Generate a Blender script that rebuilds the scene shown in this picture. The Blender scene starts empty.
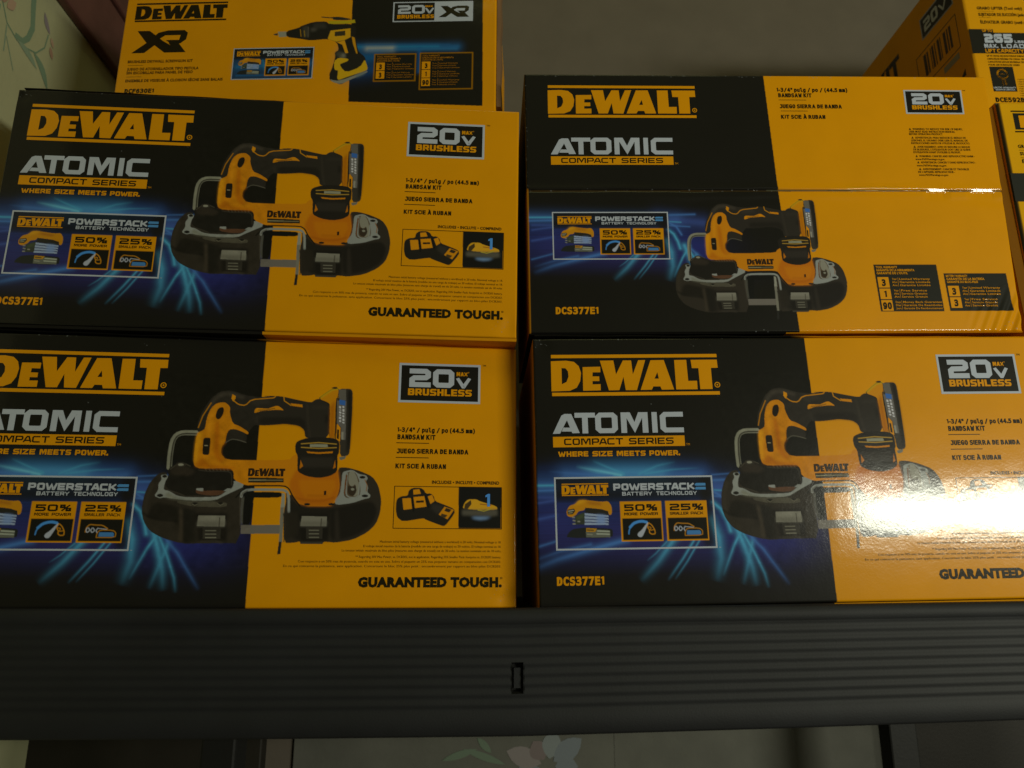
import bpy, bmesh, math, random
import numpy as np
from mathutils import Vector, Matrix
from mathutils.geometry import tessellate_polygon

# ------------------------------------------------------------------ camera, world, light, exposure
S = 0.42            # metres in one carton width; all plans below are in carton widths
EYE = 1.5           # height of the camera above the floor, metres
sc = bpy.context.scene
col = sc.collection
def W3(x, y, z): return Vector((x * S, y * S, EYE + z * S))

cam = bpy.data.cameras.new('camera')
co = bpy.data.objects.new('camera', cam); col.objects.link(co)
cam.sensor_width = 36; cam.lens = 740.0 / 1024 * 36
cam.clip_start = 0.02; cam.clip_end = 50
R_CAM = Matrix(((1.0, .0012, 0.0), (.0003, -.2407, -.9706), (-.0012, .9706, -.2407)))
co.matrix_world = Matrix.Translation((0, 0, EYE)) @ R_CAM.to_4x4()
cam.dof.use_dof = True; cam.dof.focus_distance = 0.60; cam.dof.aperture_fstop = 7.0
sc.camera = co

wd = bpy.data.worlds.new('World'); sc.world = wd; wd.use_nodes = True
bg = wd.node_tree.nodes['Background']
bg.inputs['Color'].default_value = (1.0, 0.98, 0.42, 1); bg.inputs['Strength'].default_value = 0.048

def area(name, loc, target, sx, sy, power, color):
    l = bpy.data.lights.new(name, 'AREA'); l.shape = 'RECTANGLE'; l.size = sx; l.size_y = sy
    l.energy = power; l.color = color
    o = bpy.data.objects.new(name, l); col.objects.link(o); o.location = loc
    o.rotation_euler = (Vector(target) - Vector(loc)).to_track_quat('-Z', 'Y').to_euler()
    return o
KL = 3.3
area('lamp_window', W3(.93 + KL * .683, 1.372 - KL * .964, .112 + KL * .062), W3(.8, 1.37, .1), 1.45 * S, .30 * S, 15.0, (1.0, 1.0, .80))
area('fill_overhead', W3(.45, -.85, 4.5), W3(0, 1.4, .2), 1.0, .7, 2.9, (1.0, 1.0, .42))  # added overhead fill out of view, for soft diffuse light on the cartons

sc.view_settings.view_transform = 'Standard'; sc.view_settings.look = 'None'
sc.view_settings.exposure = 0; sc.view_settings.gamma = 1
sc.render.engine = 'CYCLES'

# ------------------------------------------------------------------ materials
def new_mat(name):
    m = bpy.data.materials.new(name); m.use_nodes = True
    nt = m.node_tree; b = nt.nodes['Principled BSDF']
    return m, nt, b
def bump(nt, b, specs, coat=True):
    tc = nt.nodes.new('ShaderNodeTexCoord'); last = None
    for scale, dist, strength, detail in specs:
        n = nt.nodes.new('ShaderNodeTexNoise'); n.inputs['Scale'].default_value = scale; n.inputs['Detail'].default_value = detail
        nt.links.new(tc.outputs['Object'], n.inputs['Vector'])
        bp = nt.nodes.new('ShaderNodeBump'); bp.inputs['Distance'].default_value = dist; bp.inputs['Strength'].default_value = strength
        nt.links.new(n.outputs['Fac'], bp.inputs['Height'])
        if last: nt.links.new(last.outputs['Normal'], bp.inputs['Normal'])
        last = bp
    nt.links.new(last.outputs['Normal'], b.inputs['Normal'])
    if coat: nt.links.new(last.outputs['Normal'], b.inputs['Coat Normal'])
    return tc
def wear(nt, b, tc, src, amt):
    """slow mottling of the surface colour, as handled card and paint have"""
    n = nt.nodes.new('ShaderNodeTexNoise'); n.inputs['Scale'].default_value = 22; n.inputs['Detail'].default_value = 6
    nt.links.new(tc.outputs['Object'], n.inputs['Vector'])
    r = nt.nodes.new('ShaderNodeMapRange'); r.inputs[1].default_value = .3; r.inputs[2].default_value = .7
    r.inputs[3].default_value = 1 - amt; r.inputs[4].default_value = 1 + amt
    nt.links.new(n.outputs['Fac'], r.inputs[0])
    mx = nt.nodes.new('ShaderNodeVectorMath'); mx.operation = 'SCALE'
    nt.links.new(src, mx.inputs[0]); nt.links.new(r.outputs[0], mx.inputs['Scale'])
    nt.links.new(mx.outputs[0], b.inputs['Base Color'])
# printed, varnished card: colour comes with the print
INK, nt, b = new_mat('varnished_print')
at = nt.nodes.new('ShaderNodeVertexColor'); at.layer_name = 'Col'
b.inputs['Roughness'].default_value = .45; b.inputs['Specular IOR Level'].default_value = .06
b.inputs['Coat Weight'].default_value = .7; b.inputs['Coat Roughness'].default_value = .11
tc = bump(nt, b, [(38, .0016, .10, 2), (560, .0005, .060, 3)])
wear(nt, b, tc, at.outputs['Color'], .04)
CARD, nt, b = new_mat('printed_card')
at = nt.nodes.new('ShaderNodeVertexColor'); at.layer_name = 'Col'
b.inputs['Roughness'].default_value = .6; b.inputs['Specular IOR Level'].default_value = .2
tc = bump(nt, b, [(38, .0016, .10, 2)], coat=False); wear(nt, b, tc, at.outputs['Color'], .06)
def plain(name, c, rough=.6, amt=.1, bumps=((300, .0005, .3, 3),), spec=.4):
    m, nt, b = new_mat(name)
    b.inputs['Roughness'].default_value = rough; b.inputs['Specular IOR Level'].default_value = spec
    rgb = nt.nodes.new('ShaderNodeRGB'); rgb.outputs[0].default_value = (*c, 1)
    tc = bump(nt, b, bumps, coat=False); wear(nt, b, tc, rgb.outputs[0], amt)
    return m
M_KRAFT = plain('kraft_card', (.20, .11, .05), .8, .2)
M_PLASTIC = plain('black_ribbed_plastic', (.0095, .0105, .014), .66, .2, ((900, .0003, .35, 3), (40, .0008, .2, 2)), .5)
M_PLASTIC_D = plain('black_plastic_recess', (.008, .008, .008), .6)
M_WALL = plain('beige_painted_wall', (.155, .131, .105), .8, .06, ((90, .001, .25, 4),))
M_PAPER = plain('cream_wallpaper', (.47, .47, .28), .75, .05, ((200, .0006, .3, 4),))
M_MAROON = plain('maroon_varnished_wood', (.13, .055, .045), .45, .2, ((60, .001, .3, 4),))
M_PAPER_SHADE = plain('cream_wallpaper_painted_shade', (.145, .145, .125), .75, .12, ((200, .0006, .3, 4),))  # the cream paper darkened: shade under the shelf is put into its colour
M_FLOOR = plain('brown_floor', (.16, .11, .07), .6, .2)
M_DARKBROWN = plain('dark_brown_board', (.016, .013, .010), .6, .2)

# ------------------------------------------------------------------ colours of the print
YEL = (.83, .345, .0); BLK = (.013, .012, .010); SIL = (.52, .57, .70); WHT = (.62, .66, .58); INKK = (.018, .013, .004)
PALE = (.36, .38, .5)

# ------------------------------------------------------------------ small raster painter: a print is a fine grid of coloured points
class Canvas:
    def __init__(s, w, h, res, base=BLK):
        s.w, s.h, s.res = w, h, res
        s.nx = int(round(w / res)) + 1; s.ny = int(round(h / res)) + 1
        s.a = np.empty((s.ny, s.nx, 3)); s.a[:] = base
        s.U, s.V = np.meshgrid(np.linspace(0, w, s.nx), np.linspace(0, h, s.ny))
    def box(s, pts, pad):
        p = np.array(pts); r = s.res
        i0 = max(0, int((p[:, 0].min() - pad) / r)); i1 = min(s.nx, int((p[:, 0].max() + pad) / r) + 2)
        j0 = max(0, int((p[:, 1].min() - pad) / r)); j1 = min(s.ny, int((p[:, 1].max() + pad) / r) + 2)
        return i0, i1, j0, j1
    def blend(s, i0, i1, j0, j1, c, a):
        sub = s.a[j0:j1, i0:i1]; a = a[..., None]
        s.a[j0:j1, i0:i1] = sub * (1 - a) + np.array(c) * a
    def poly(s, pts, c, soft=0.0, alpha=1.0):
        i0, i1, j0, j1 = s.box(pts, soft * 2 + s.res * 2)
        if i1 <= i0 or j1 <= j0: return
        acc = 0; r = s.res; P = list(pts)
        for dx in (-.25, .25):
            for dy in (-.25, .25):
                x = s.U[j0:j1, i0:i1] + dx * r; y = s.V[j0:j1, i0:i1] + dy * r
                ins = np.zeros(x.shape, bool)
                for k in range(len(P)):
                    x1, y1 = P[k]; x2, y2 = P[(k + 1) % len(P)]
                    if y1 == y2: continue
                    cr = (y1 > y) != (y2 > y)
                    ins ^= cr & (x < (x2 - x1) * (y - y1) / (y2 - y1) + x1)
                acc = acc + ins
        m = acc / 4.0
        n = int(round(soft / r))
        for _ in range(2 if n else 0): m = blur(m, n)
        s.blend(i0, i1, j0, j1, c, m * alpha)
    def line(s, pts, c, w, soft=0.0, alpha=1.0, fade=False, gauss=False):
        i0, i1, j0, j1 = s.box(pts, w * (2.2 if gauss else .6) + s.res * 2)
        if i1 <= i0 or j1 <= j0: return
        x = s.U[j0:j1, i0:i1]; y = s.V[j0:j1, i0:i1]
        best = np.full(x.shape, 1e9); T = np.zeros(x.shape); n = len(pts) - 1
        for k in range(n):
            x1, y1 = pts[k]; x2, y2 = pts[k + 1]; dx, dy = x2 - x1, y2 - y1; L = dx * dx + dy * dy + 1e-12
            t = np.clip(((x - x1) * dx + (y - y1) * dy) / L, 0, 1)
            d = np.hypot(x - x1 - t * dx, y - y1 - t * dy)
            m = d < best; best = np.where(m, d, best); T = np.where(m, (k + t) / n, T)
        if gauss: a = .65 * np.exp(-(best / (w * .5)) ** 2) + .5 * np.exp(-(best / (w * .22)) ** 2)
        else: a = np.clip((w * .5 - best) / s.res + .5, 0, 1)
        if fade: a = a * np.clip(1.25 * (1 - T) ** .8, 0, 1)
        if soft:
            a = blur(a, max(1, int(round(soft / s.res))))
        s.blend(i0, i1, j0, j1, c, np.clip(a * alpha, 0, 1))
    def ell(s, p, c, rx, ry):
        s.poly([(p[0] + rx * math.cos(t * math.pi / 8), p[1] + ry * math.sin(t * math.pi / 8)) for t in range(16)], c)
def scuffs(cv, n, seed, area, c=(.26, .28, .30), size=.0022):
    rnd = random.Random(seed)
    for _ in range(n):
        u = rnd.uniform(area[0], area[2]); v = rnd.uniform(area[1], area[3]); a = rnd.uniform(0, 6.28); z = size * rnd.uniform(.3, 1.2)
        cv.poly([(u + z * math.cos(a + k * 1.26) * rnd.uniform(.25, 1), v + z * .5 * math.sin(a + k * 1.26) * rnd.uniform(.25, 1)) for k in range(5)], c)
def blur(m, n):
    k = 2 * n + 1
    for ax in (0, 1):
        p = np.pad(m, [(n + 1, n) if a == ax else (0, 0) for a in (0, 1)], mode='edge')
        cs = np.cumsum(p, axis=ax)
        m = (np.take(cs, range(k, cs.shape[ax]), ax) - np.take(cs, range(0, cs.shape[ax] - k), ax)) / k
    return m
def chaikin(q, closed):
    out = []; n = len(q)
    if not closed: out.append(q[0])
    for k in range(n if closed else n - 1):
        a, b_ = q[k], q[(k + 1) % n]
        out += [(a[0] * .8 + b_[0] * .2, a[1] * .8 + b_[1] * .2), (a[0] * .2 + b_[0] * .8, a[1] * .2 + b_[1] * .8)]
    if not closed: out.append(q[-1])
    return out
def paint(cv, ops, xf=lambda u, v: (u, v), k=1.0, unit=8 * 553.):
    for op, pts, c, ex in ops:
        q = [xf(x / 1e4, y / 1e4) for x, y in pts]
        soft = .0022 * k if ex.get('soft') else 0
        if (op == 'p' and len(q) > 6) or (op == 'l' and len(q) > 3): q = chaikin(q, op == 'p')
        if op == 'p': cv.poly(q, c, soft, .85 if soft else 1)
        elif op == 'l': cv.line(q, c, ex['w'] / unit * k, soft)
        else: cv.ell(q[0], c, ex['rx'] / unit * k, ex['ry'] / unit * k)

# ------------------------------------------------------------------ meshes
def mesh_obj(name, verts, faces, mat, parent=None, cols=None, smooth=False, loc=None):
    me = bpy.data.meshes.new(name)
    me.from_pydata([tuple(v) for v in verts], [], faces)
    if cols is not None:
        at = me.color_attributes.new('Col', 'FLOAT_COLOR', 'POINT')
        a = np.ones((len(verts), 4), np.float32); a[:, :3] = cols; at.data.foreach_set('color', a.ravel())
    me.materials.append(mat)
    if smooth: me.polygons.foreach_set('use_smooth', [True] * len(me.polygons))
    me.update()
    o = bpy.data.objects.new(name, me); col.objects.link(o)
    if parent: o.parent = parent
    if loc is not None: o.location = loc
    return o
def grid_obj(name, cv, face, mat, parent, edge=.0035):
    """the printed front sheet, rolled back round its four edges"""
    nx, ny = cv.nx, cv.ny
    u = cv.U.ravel(); v = cv.V.ravel()
    X, Y, Z = face.pos(u, v, 0.0)
    m = np.minimum(np.minimum(u, cv.w - u), np.minimum(v, cv.h - v))
    t = np.clip(1 - m / edge, 0, 1); Y = Y + S * edge * (1 - np.sqrt(np.clip(1 - t * t, 0, 1)))
    me = bpy.data.meshes.new(name); n = nx * ny; nf = (nx - 1) * (ny - 1)
    me.vertices.add(n); me.vertices.foreach_set('co', np.stack([X, Y, Z], 1).astype(np.float32).ravel())
    i = np.arange(n).reshape(ny, nx)
    q = np.stack([i[:-1, :-1], i[1:, :-1], i[1:, 1:], i[:-1, 1:]], -1).reshape(-1, 4)
    me.loops.add(nf * 4); me.loops.foreach_set('vertex_index', q.ravel().astype(np.int32))
    me.polygons.add(nf); me.polygons.foreach_set('loop_start', (np.arange(nf) * 4).astype(np.int32))
    me.polygons.foreach_set('loop_total', np.full(nf, 4, np.int32))
    me.update(calc_edges=True)
    me.polygons.foreach_set('use_smooth', [True] * nf)
    at = me.color_attributes.new('Col', 'FLOAT_COLOR', 'POINT')
    a = np.ones((n, 4), np.float32); a[:, :3] = cv.a.reshape(-1, 3); at.data.foreach_set('color', a.ravel())
    me.materials.append(mat)
    o = bpy.data.objects.new(name, me); col.objects.link(o); o.parent = parent
    return o

class Face:
    """front of a carton: u to the right, v down from the top edge, both in carton widths"""
    def __init__(s, w, h, warp=None, base=0.0): s.w, s.h, s.warp, s.base = w, h, warp, base
    def pos(s, u, v, lift):
        u = np.asarray(u, float); v = np.asarray(v, float)
        y = s.warp(u, v) if s.warp else 0 * u
        return (u - s.w / 2) * S, y * S - lift, (s.h - v) * S + s.base * S

def kern(p): return {'TA': .16, 'AT': .20, 'AC': .10, 'PA': .16, 'LL': .05, '0%': .06, '5%': .06, 'AL': .06, 'RY': .08, 'TT': .06, 'WE': .08, 'OW': .06, 'LO': .05}.get(p, 0)
class Ink:
    """flat printed shapes, gathered into one mesh per printed element"""
    def __init__(s, face, xf=None): s.f = face; s.v = []; s.q = []; s.c = []; s.xf = xf or (lambda u, v: (u, v))
    def add(s, loops, c, layer=1):
        loops = [[s.xf(*p) for p in L] for L in loops]
        tris = tessellate_polygon([[Vector((x, y, 0)) for x, y in L] for L in loops])
        base = len(s.v); flat = [p for L in loops for p in L]
        for x, y in flat:
            X, Y, Z = s.f.pos(x, y, .00006 + .00005 * layer); s.v.append((float(X), float(Y), float(Z))); s.c.append(c)
        for t in tris:
            a, b_, c_ = (flat[i] for i in t)
            ar = (b_[0] - a[0]) * (c_[1] - a[1]) - (b_[1] - a[1]) * (c_[0] - a[0])
            if abs(ar) < 1e-12: continue
            t = tuple(base + i for i in t)
            s.q.append(t if ar < 0 else t[::-1])
    def rect(s, u0, v0, u1, v1, c, layer=1, skew=0):
        n = max(1, int((u1 - u0) / .04))
        for k in range(n):
            a = u0 + (u1 - u0) * k / n; b_ = u0 + (u1 - u0) * (k + 1) / n
            s.add([[(a, v0), (b_, v0), (b_ + skew, v1), (a + skew, v1)]], c, layer)
    def frame(s, u0, v0, u1, v1, t, c, layer=1):
        s.rect(u0, v0, u1, v0 + t, c, layer); s.rect(u0, v1 - t, u1, v1, c, layer)
        s.rect(u0, v0 + t, u0 + t, v1 - t, c, layer); s.rect(u1 - t, v0 + t, u1, v1 - t, c, layer)
    # squared technical lettering drawn as mitred strokes
    def tech(s, text, u0, v0, u1, v1, w, c, layer=2, gap=.16, slant=0.0, wy=None, low=0.0):
        wy = wy or w; H = v1 - v0
        gs = [GLYPH.get(ch, GLYPH[' ']) for ch in text]
        tot = sum(g[0] for g in gs) + gap * (len(gs) - 1) - sum(kern(text[q:q + 2]) for q in range(len(text) - 1))
        k = (u1 - u0) / tot; x = u0
        for ci, (gw, lines) in enumerate(gs):
            if ci: x += (gap - kern(text[ci - 1:ci + 1])) * k
            cw = gw * k
            for j, ln in enumerate(lines):
                closed = ln[0] == ln[-1]
                pts = [(x + w / 2 + p[0] / max(gw, 1e-6) * (cw - w), v1 - wy / 2 - p[1] * (H - wy)) for p in ln]
                if cw <= w * 1.05: pts = [(x + cw / 2, p[1]) for p in pts]
                for loop in stroke(pts, w, wy, closed, v0 - low * H, v1 + low * H):
                    if slant: loop = [(p[0] + (v1 - p[1]) * slant, p[1]) for p in loop]
                    s.add([loop], c, layer + .12 * j)
            x += cw
    # bold lettering set glyph by glyph, fitted to a box
    def goth(s, text, u0, vb, u1, vt, c, bold=.042, layer=2):
        cap = .74; gapw = .085; items = []; x = 0
        for ch in text:
            if ch == ' ': x += .26; continue
            if ch == '1':
                V = np.array([(.0, .53), (.0, .64), (.17, .73), (.30, .73), (.30, 0), (.12, 0), (.12, .565)]); T = None
            elif ch == 'I': V, T = np.array([(0, 0), (.16, 0), (.16, .73), (0, .73)]), None
            else:
                V, T = font_mesh('O' if ch == '0' else ch, bold, SANS)
                if SANS: V = V * (.74 / font_mesh('H', bold, SANS)[0][:, 1].max())
            items.append((V, T, x - V[:, 0].min())); x += V[:, 0].max() - V[:, 0].min() + gapw
        tot = x - gapw; kx = (u1 - u0) / tot; ky = (vb - vt) / cap
        for V, T, dx in items:
            q = [(u0 + (a + dx) * kx, vb - b_ * ky) for a, b_ in V]
            if T is None: s.add([q], c, layer); continue
            base = len(s.v)
            for p in q:
                p = s.xf(*p); X, Y, Z = s.f.pos(p[0], p[1], .00006 + .00005 * layer); s.v.append((float(X), float(Y), float(Z))); s.c.append(c)
            for t in T: s.q.append(tuple(base + i for i in t))
    # ordinary lettering from the built-in font, fitted to a box (cap height)
    def font(s, text, u0, vb, u1, vt, c, bold=0.0, layer=2, stretch=True):
        V, T = font_mesh(text, bold)
        if not len(V): return
        x0, x1 = V[:, 0].min(), V[:, 0].max(); cap = .73
        kx = (u1 - u0) / (x1 - x0); ky = (vb - vt) / cap
        base = len(s.v)
        for x, y in V:
            p = s.xf(u0 + (x - x0) * kx, vb - y * ky)
            X, Y, Z = s.f.pos(p[0], p[1], .00006 + .00005 * layer); s.v.append((float(X), float(Y), float(Z))); s.c.append(c)
        for t in T: s.q.append(tuple(base + i for i in t))
    def logo(s, u0, v0, u1, v1, c, layer=2, bars=True, rmark=True, barc=None):
        """the slab lettering between two rules; u0..v1 is the box from rule to rule"""
        A0, A1, B0, B1 = .0330, .3480, .0318, .1118
        f = lambda p: (u0 + (p[0] / 1e4 - A0) / (A1 - A0) * (u1 - u0), v0 + (p[1] / 1e4 - B0) / (B1 - B0) * (v1 - v0))
        L = [[f(p) for p in l] for l in LOGO]
        s.add([L[0], L[1]], c, layer); s.add([L[2]], c, layer); s.add([L[3]], c, layer); s.add([L[4], L[5]], c, layer)
        s.add([L[6]], c, layer); s.add([L[7]], c, layer)
        if bars:
            t = (v1 - v0) * .082
            s.rect(u0, v0, u1, v0 + t, barc or c, layer); s.rect(u0, v1 - t, u1, v1, barc or c, layer)
        if rmark:
            r = (v1 - v0) * .07; cx = u1 + .0 * r - r * .6; cy = v1 - (v1 - v0) * .24
            ring = lambda q: [(cx + q * math.cos(k * math.pi / 6), cy + q * math.sin(k * math.pi / 6)) for k in range(12)]
            s.add([ring(r), ring(r * .68)], c, layer); s.add([ring(r * .3)], c, layer)
    def build(s, name, parent, label=None):
        me = bpy.data.meshes.new(name); me.from_pydata(s.v, [], s.q)
        at = me.color_attributes.new('Col', 'FLOAT_COLOR', 'POINT')
        a = np.ones((len(s.v), 4), np.float32); a[:, :3] = np.array(s.c); at.data.foreach_set('color', a.ravel())
        me.materials.append(INK)
        o = bpy.data.objects.new(name, me); col.objects.link(o); o.parent = parent
        if label: o['label'] = label
        return o
def stroke(pts, w, wy, closed, vmin, vmax):
    """quads along a polyline with mitred joints (w across, wy up-down)"""
    P = pts[:-1] if closed else pts; n = len(P); out = []
    def nrm(a, b):
        dx, dy = b[0] - a[0], b[1] - a[1]; L = math.hypot(dx, dy) or 1e-9; return (-dy / L, dx / L)
    def half(nx, ny): return .5 * math.hypot(nx * w, ny * wy)
    if not closed and n > 1:        # square ends reach the full letter height and width
        P = list(P)
        for e, f_ in ((0, 1), (n - 1, n - 2)):
            dx, dy = P[e][0] - P[f_][0], P[e][1] - P[f_][1]; m = math.hypot(dx, dy) or 1e-9
            k = .5 * math.hypot(dx / m * w, dy / m * wy); P[e] = (P[e][0] + dx / m * k, P[e][1] + dy / m * k)
    L, Rr = [], []
    for i in range(n):
        a = P[i - 1] if (i > 0 or closed) else None; b = P[(i + 1) % n] if (i < n - 1 or closed) else None
        p = P[i]
        if a is None: nx, ny = nrm(p, b); h = half(nx, ny); ox, oy = nx * h, ny * h
        elif b is None: nx, ny = nrm(a, p); h = half(nx, ny); ox, oy = nx * h, ny * h
        else:
            n1 = nrm(a, p); n2 = nrm(p, b); h1 = half(*n1); h2 = half(*n2)
            det = n1[0] * n2[1] - n1[1] * n2[0]
            if abs(det) < .08: ox, oy = n1[0] * h1, n1[1] * h1
            else:
                ox = (h1 * n2[1] - h2 * n1[1]) / det; oy = (n1[0] * h2 - n2[0] * h1) / det
                m = math.hypot(ox, oy); lim = 2.2 * max(h1, h2)
                if m > lim: ox, oy = ox * lim / m, oy * lim / m
        L.append((p[0] + ox, min(max(p[1] + oy, vmin), vmax))); Rr.append((p[0] - ox, min(max(p[1] - oy, vmin), vmax)))
    for i in range(n if closed else n - 1):
        j = (i + 1) % n; out.append([L[i], L[j], Rr[j], Rr[i]])
    return out
_e = .14
_O = [(_e, 0), (1 - _e, 0), (1, _e), (1, 1 - _e), (1 - _e, 1), (_e, 1), (0, 1 - _e), (0, _e), (_e, 0)]
GLYPH = {
 ' ': (.5, []),
 'A': (1.05, [[(0, 0), (.36, .86), (.46, 1), (.72, 1), (1.05, 0)], [(.22, .26), (.88, .26)]]),
 'B': (1, [[(0, 0), (0, 1), (.9, 1), (.96, .9), (.96, .6), (.9, .53), (1, .45), (1, .1), (.9, 0), (0, 0)], [(.1, .52), (.85, .52)]]),
 'C': (1, [[(1, 1), (_e, 1), (0, 1 - _e), (0, _e), (_e, 0), (1, 0)]]),
 'D': (1, [[(0, 0), (0, 1), (.85, 1), (1, .85), (1, .15), (.85, 0), (0, 0)]]),
 'E': (.95, [[(.95, 1), (0, 1), (0, 0), (.95, 0)], [(.1, .5), (.85, .5)]]),
 'F': (.95, [[(.95, 1), (0, 1), (0, 0)], [(.1, .5), (.8, .5)]]),
 'G': (1, [[(1, 1), (_e, 1), (0, 1 - _e), (0, _e), (_e, 0), (1, 0), (1, .5), (.55, .5)]]),
 'H': (1, [[(0, 0), (0, 1)], [(1, 0), (1, 1)], [(.1, .5), (.9, .5)]]),
 'I': (.2, [[(.1, 0), (.1, 1)]]),
 'J': (.9, [[(.9, 1), (.9, _e), (.76, 0), (_e, 0), (0, _e), (0, .3)]]),
 'K': (1, [[(0, 0), (0, 1)], [(.95, 1), (.42, .55), (.42, .45), (1, 0)], [(.1, .5), (.4, .5)]]),
 'L': (.9, [[(0, 1), (0, 0), (.9, 0)]]),
 'M': (1.3, [[(0, 0), (0, 1), (.28, 1), (.65, .12), (1.02, 1), (1.3, 1), (1.3, 0)]]),
 'N': (1.05, [[(0, 0), (0, 1), (.22, 1), (.85, 0), (1.05, 0), (1.05, 1)]]),
 'O': (1, [_O]),
 'P': (1, [[(0, 0), (0, 1), (.88, 1), (1, .88), (1, .5), (.88, .38), (.1, .38)]]),
 'R': (1, [[(0, 0), (0, 1), (.88, 1), (1, .88), (1, .55), (.88, .42), (.1, .42)], [(.6, .38), (1, 0)]]),
 'S': (1, [[(1, 1), (_e, 1), (0, .88), (0, .62), (_e, .5), (1 - _e, .5), (1, .38), (1, .12), (1 - _e, 0), (0, 0)]]),
 'T': (1, [[(0, 1), (1, 1)], [(.5, .95), (.5, 0)]]),
 'U': (1, [[(0, 1), (0, _e), (_e, 0), (1 - _e, 0), (1, _e), (1, 1)]]),
 'V': (1.05, [[(0, 1), (.5, 0), (.55, 0), (1.05, 1)]]),
 'W': (1.5, [[(0, 1), (.3, 0), (.45, 0), (.75, .9), (1.05, 0), (1.2, 0), (1.5, 1)]]),
 'X': (1.2, [[(0, 1), (1.2, 0)], [(1.2, 1), (.68, .56)], [(.52, .44), (0, 0)]]),
 'Y': (1.05, [[(0, 1), (.52, .45), (.52, 0)], [(.6, .5), (1.05, 1)]]),
 'Z': (1, [[(0, 1), (1, 1), (0, 0), (1, 0)]]),
 '0': (1, [_O]), '1': (.5, [[(0, .8), (.3, 1), (.3, 0)]]),
 '2': (1, [[(0, 1), (1 - _e, 1), (1, .88), (1, .64), (1 - _e, .52), (_e, .5), (0, .38), (0, 0), (1, 0)]]),
 '5': (1, [[(1, 1), (0, 1), (0, .55), (1 - _e, .55), (1, .43), (1, .12), (1 - _e, 0), (0, 0)]]),
 '6': (1, [[(.95, 1), (_e, 1), (0, .88), (0, _e), (_e, 0), (1 - _e, 0), (1, _e), (1, .45), (1 - _e, .57), (.1, .57)]]),
 '%': (1.25, [[(.1, .6), (.1, 1), (.5, 1), (.5, .6), (.1, .6)], [(1.05, 1), (.3, 0)], [(.8, 0), (.8, .4), (1.2, .4), (1.2, 0), (.8, 0)]]),
 '3': (1, [[(0, 1), (1 - _e, 1), (1, .88), (1, .62), (1 - _e, .52), (1, .42), (1, .12), (1 - _e, 0), (0, 0)], [(.3, .52), (.8, .52)]]),
 '7': (1, [[(0, 1), (1, 1), (.35, 0)]]), '4': (1, [[(.75, 0), (.75, 1), (.6, 1), (0, .3), (0, .22), (1, .22)]]),
 '9': (1, [[(.05, 0), (1 - _e, 0), (1, .12), (1, .88), (1 - _e, 1), (_e, 1), (0, .88), (0, .55), (_e, .43), (.9, .43)]]),
 '/': (.6, [[(0, 0), (.6, 1)]]), '(': (.4, [[(.4, 1.05), (.1, .8), (.1, .2), (.4, -.05)]]), ')': (.4, [[(0, 1.05), (.3, .8), (.3, .2), (0, -.05)]]),
 '"': (.5, [[(.1, .7), (.1, 1)], [(.4, .7), (.4, 1)]]), '\u00c0': (1.05, [[(0, 0), (.36, .86), (.46, 1), (.72, 1), (1.05, 0)], [(.22, .26), (.88, .26)], [(.35, 1.35), (.6, 1.2)]]),
 'p': (.8, [[(0, -.28), (0, .7), (.8, .7), (.8, 0), (.1, 0)]]), 'u': (.8, [[(0, .7), (0, 0), (.8, 0), (.8, .7)]]), 'l': (.2, [[(.1, 0), (.1, 1)]]),
 'g': (.8, [[(.05, -.28), (.8, -.28), (.8, .7), (0, .7), (0, 0), (.7, 0)]]), 'o': (.8, [[(0, 0), (0, .7), (.8, .7), (.8, 0), (0, 0)]]), 'm': (1.3, [[(0, 0), (0, .7), (1.3, .7), (1.3, 0)], [(.65, .6), (.65, 0)]]),
 '.': (.2, [[(.1, 0), (.1, .12)]]), '-': (.5, [[(0, .5), (.5, .5)]]),
}
_fc = {}
try:        # a plain sans that ships inside Blender, for the bold gothic lines; the built-in face if it is missing
    import os
    SANS = bpy.data.fonts.load(os.path.join(bpy.utils.system_resource('DATAFILES'), 'fonts', 'DejaVuSansMono.woff2'))
except Exception:
    SANS = None
def font_mesh(text, bold, face=None):
    key = (text, bold, face)
    if key not in _fc:
        cu = bpy.data.curves.new('lettering_source', 'FONT'); cu.body = text; cu.offset = bold; cu.resolution_u = 2
        cu.size = 1.0; cu.font = face or cu.font;  cu.space_character = 1.0 + bold * 1.5
        o = bpy.data.objects.new('lettering_source', cu); col.objects.link(o)
        dg = bpy.context.evaluated_depsgraph_get(); me = o.evaluated_get(dg).to_mesh()
        V = np.array([(v.co.x, v.co.y) for v in me.vertices]); me.calc_loop_triangles()
        T = []
        for t in me.loop_triangles:
            i = tuple(t.vertices); a, b_, c_ = V[i[0]], V[i[1]], V[i[2]]
            ar = (b_[0] - a[0]) * (c_[1] - a[1]) - (b_[1] - a[1]) * (c_[0] - a[0])
            if abs(ar) > 1e-9: T.append(i if ar > 0 else i[::-1])
        o.evaluated_get(dg).to_mesh_clear(); bpy.data.objects.remove(o); bpy.data.curves.remove(cu)
        _fc[key] = (V, T)
    return _fc[key]
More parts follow.
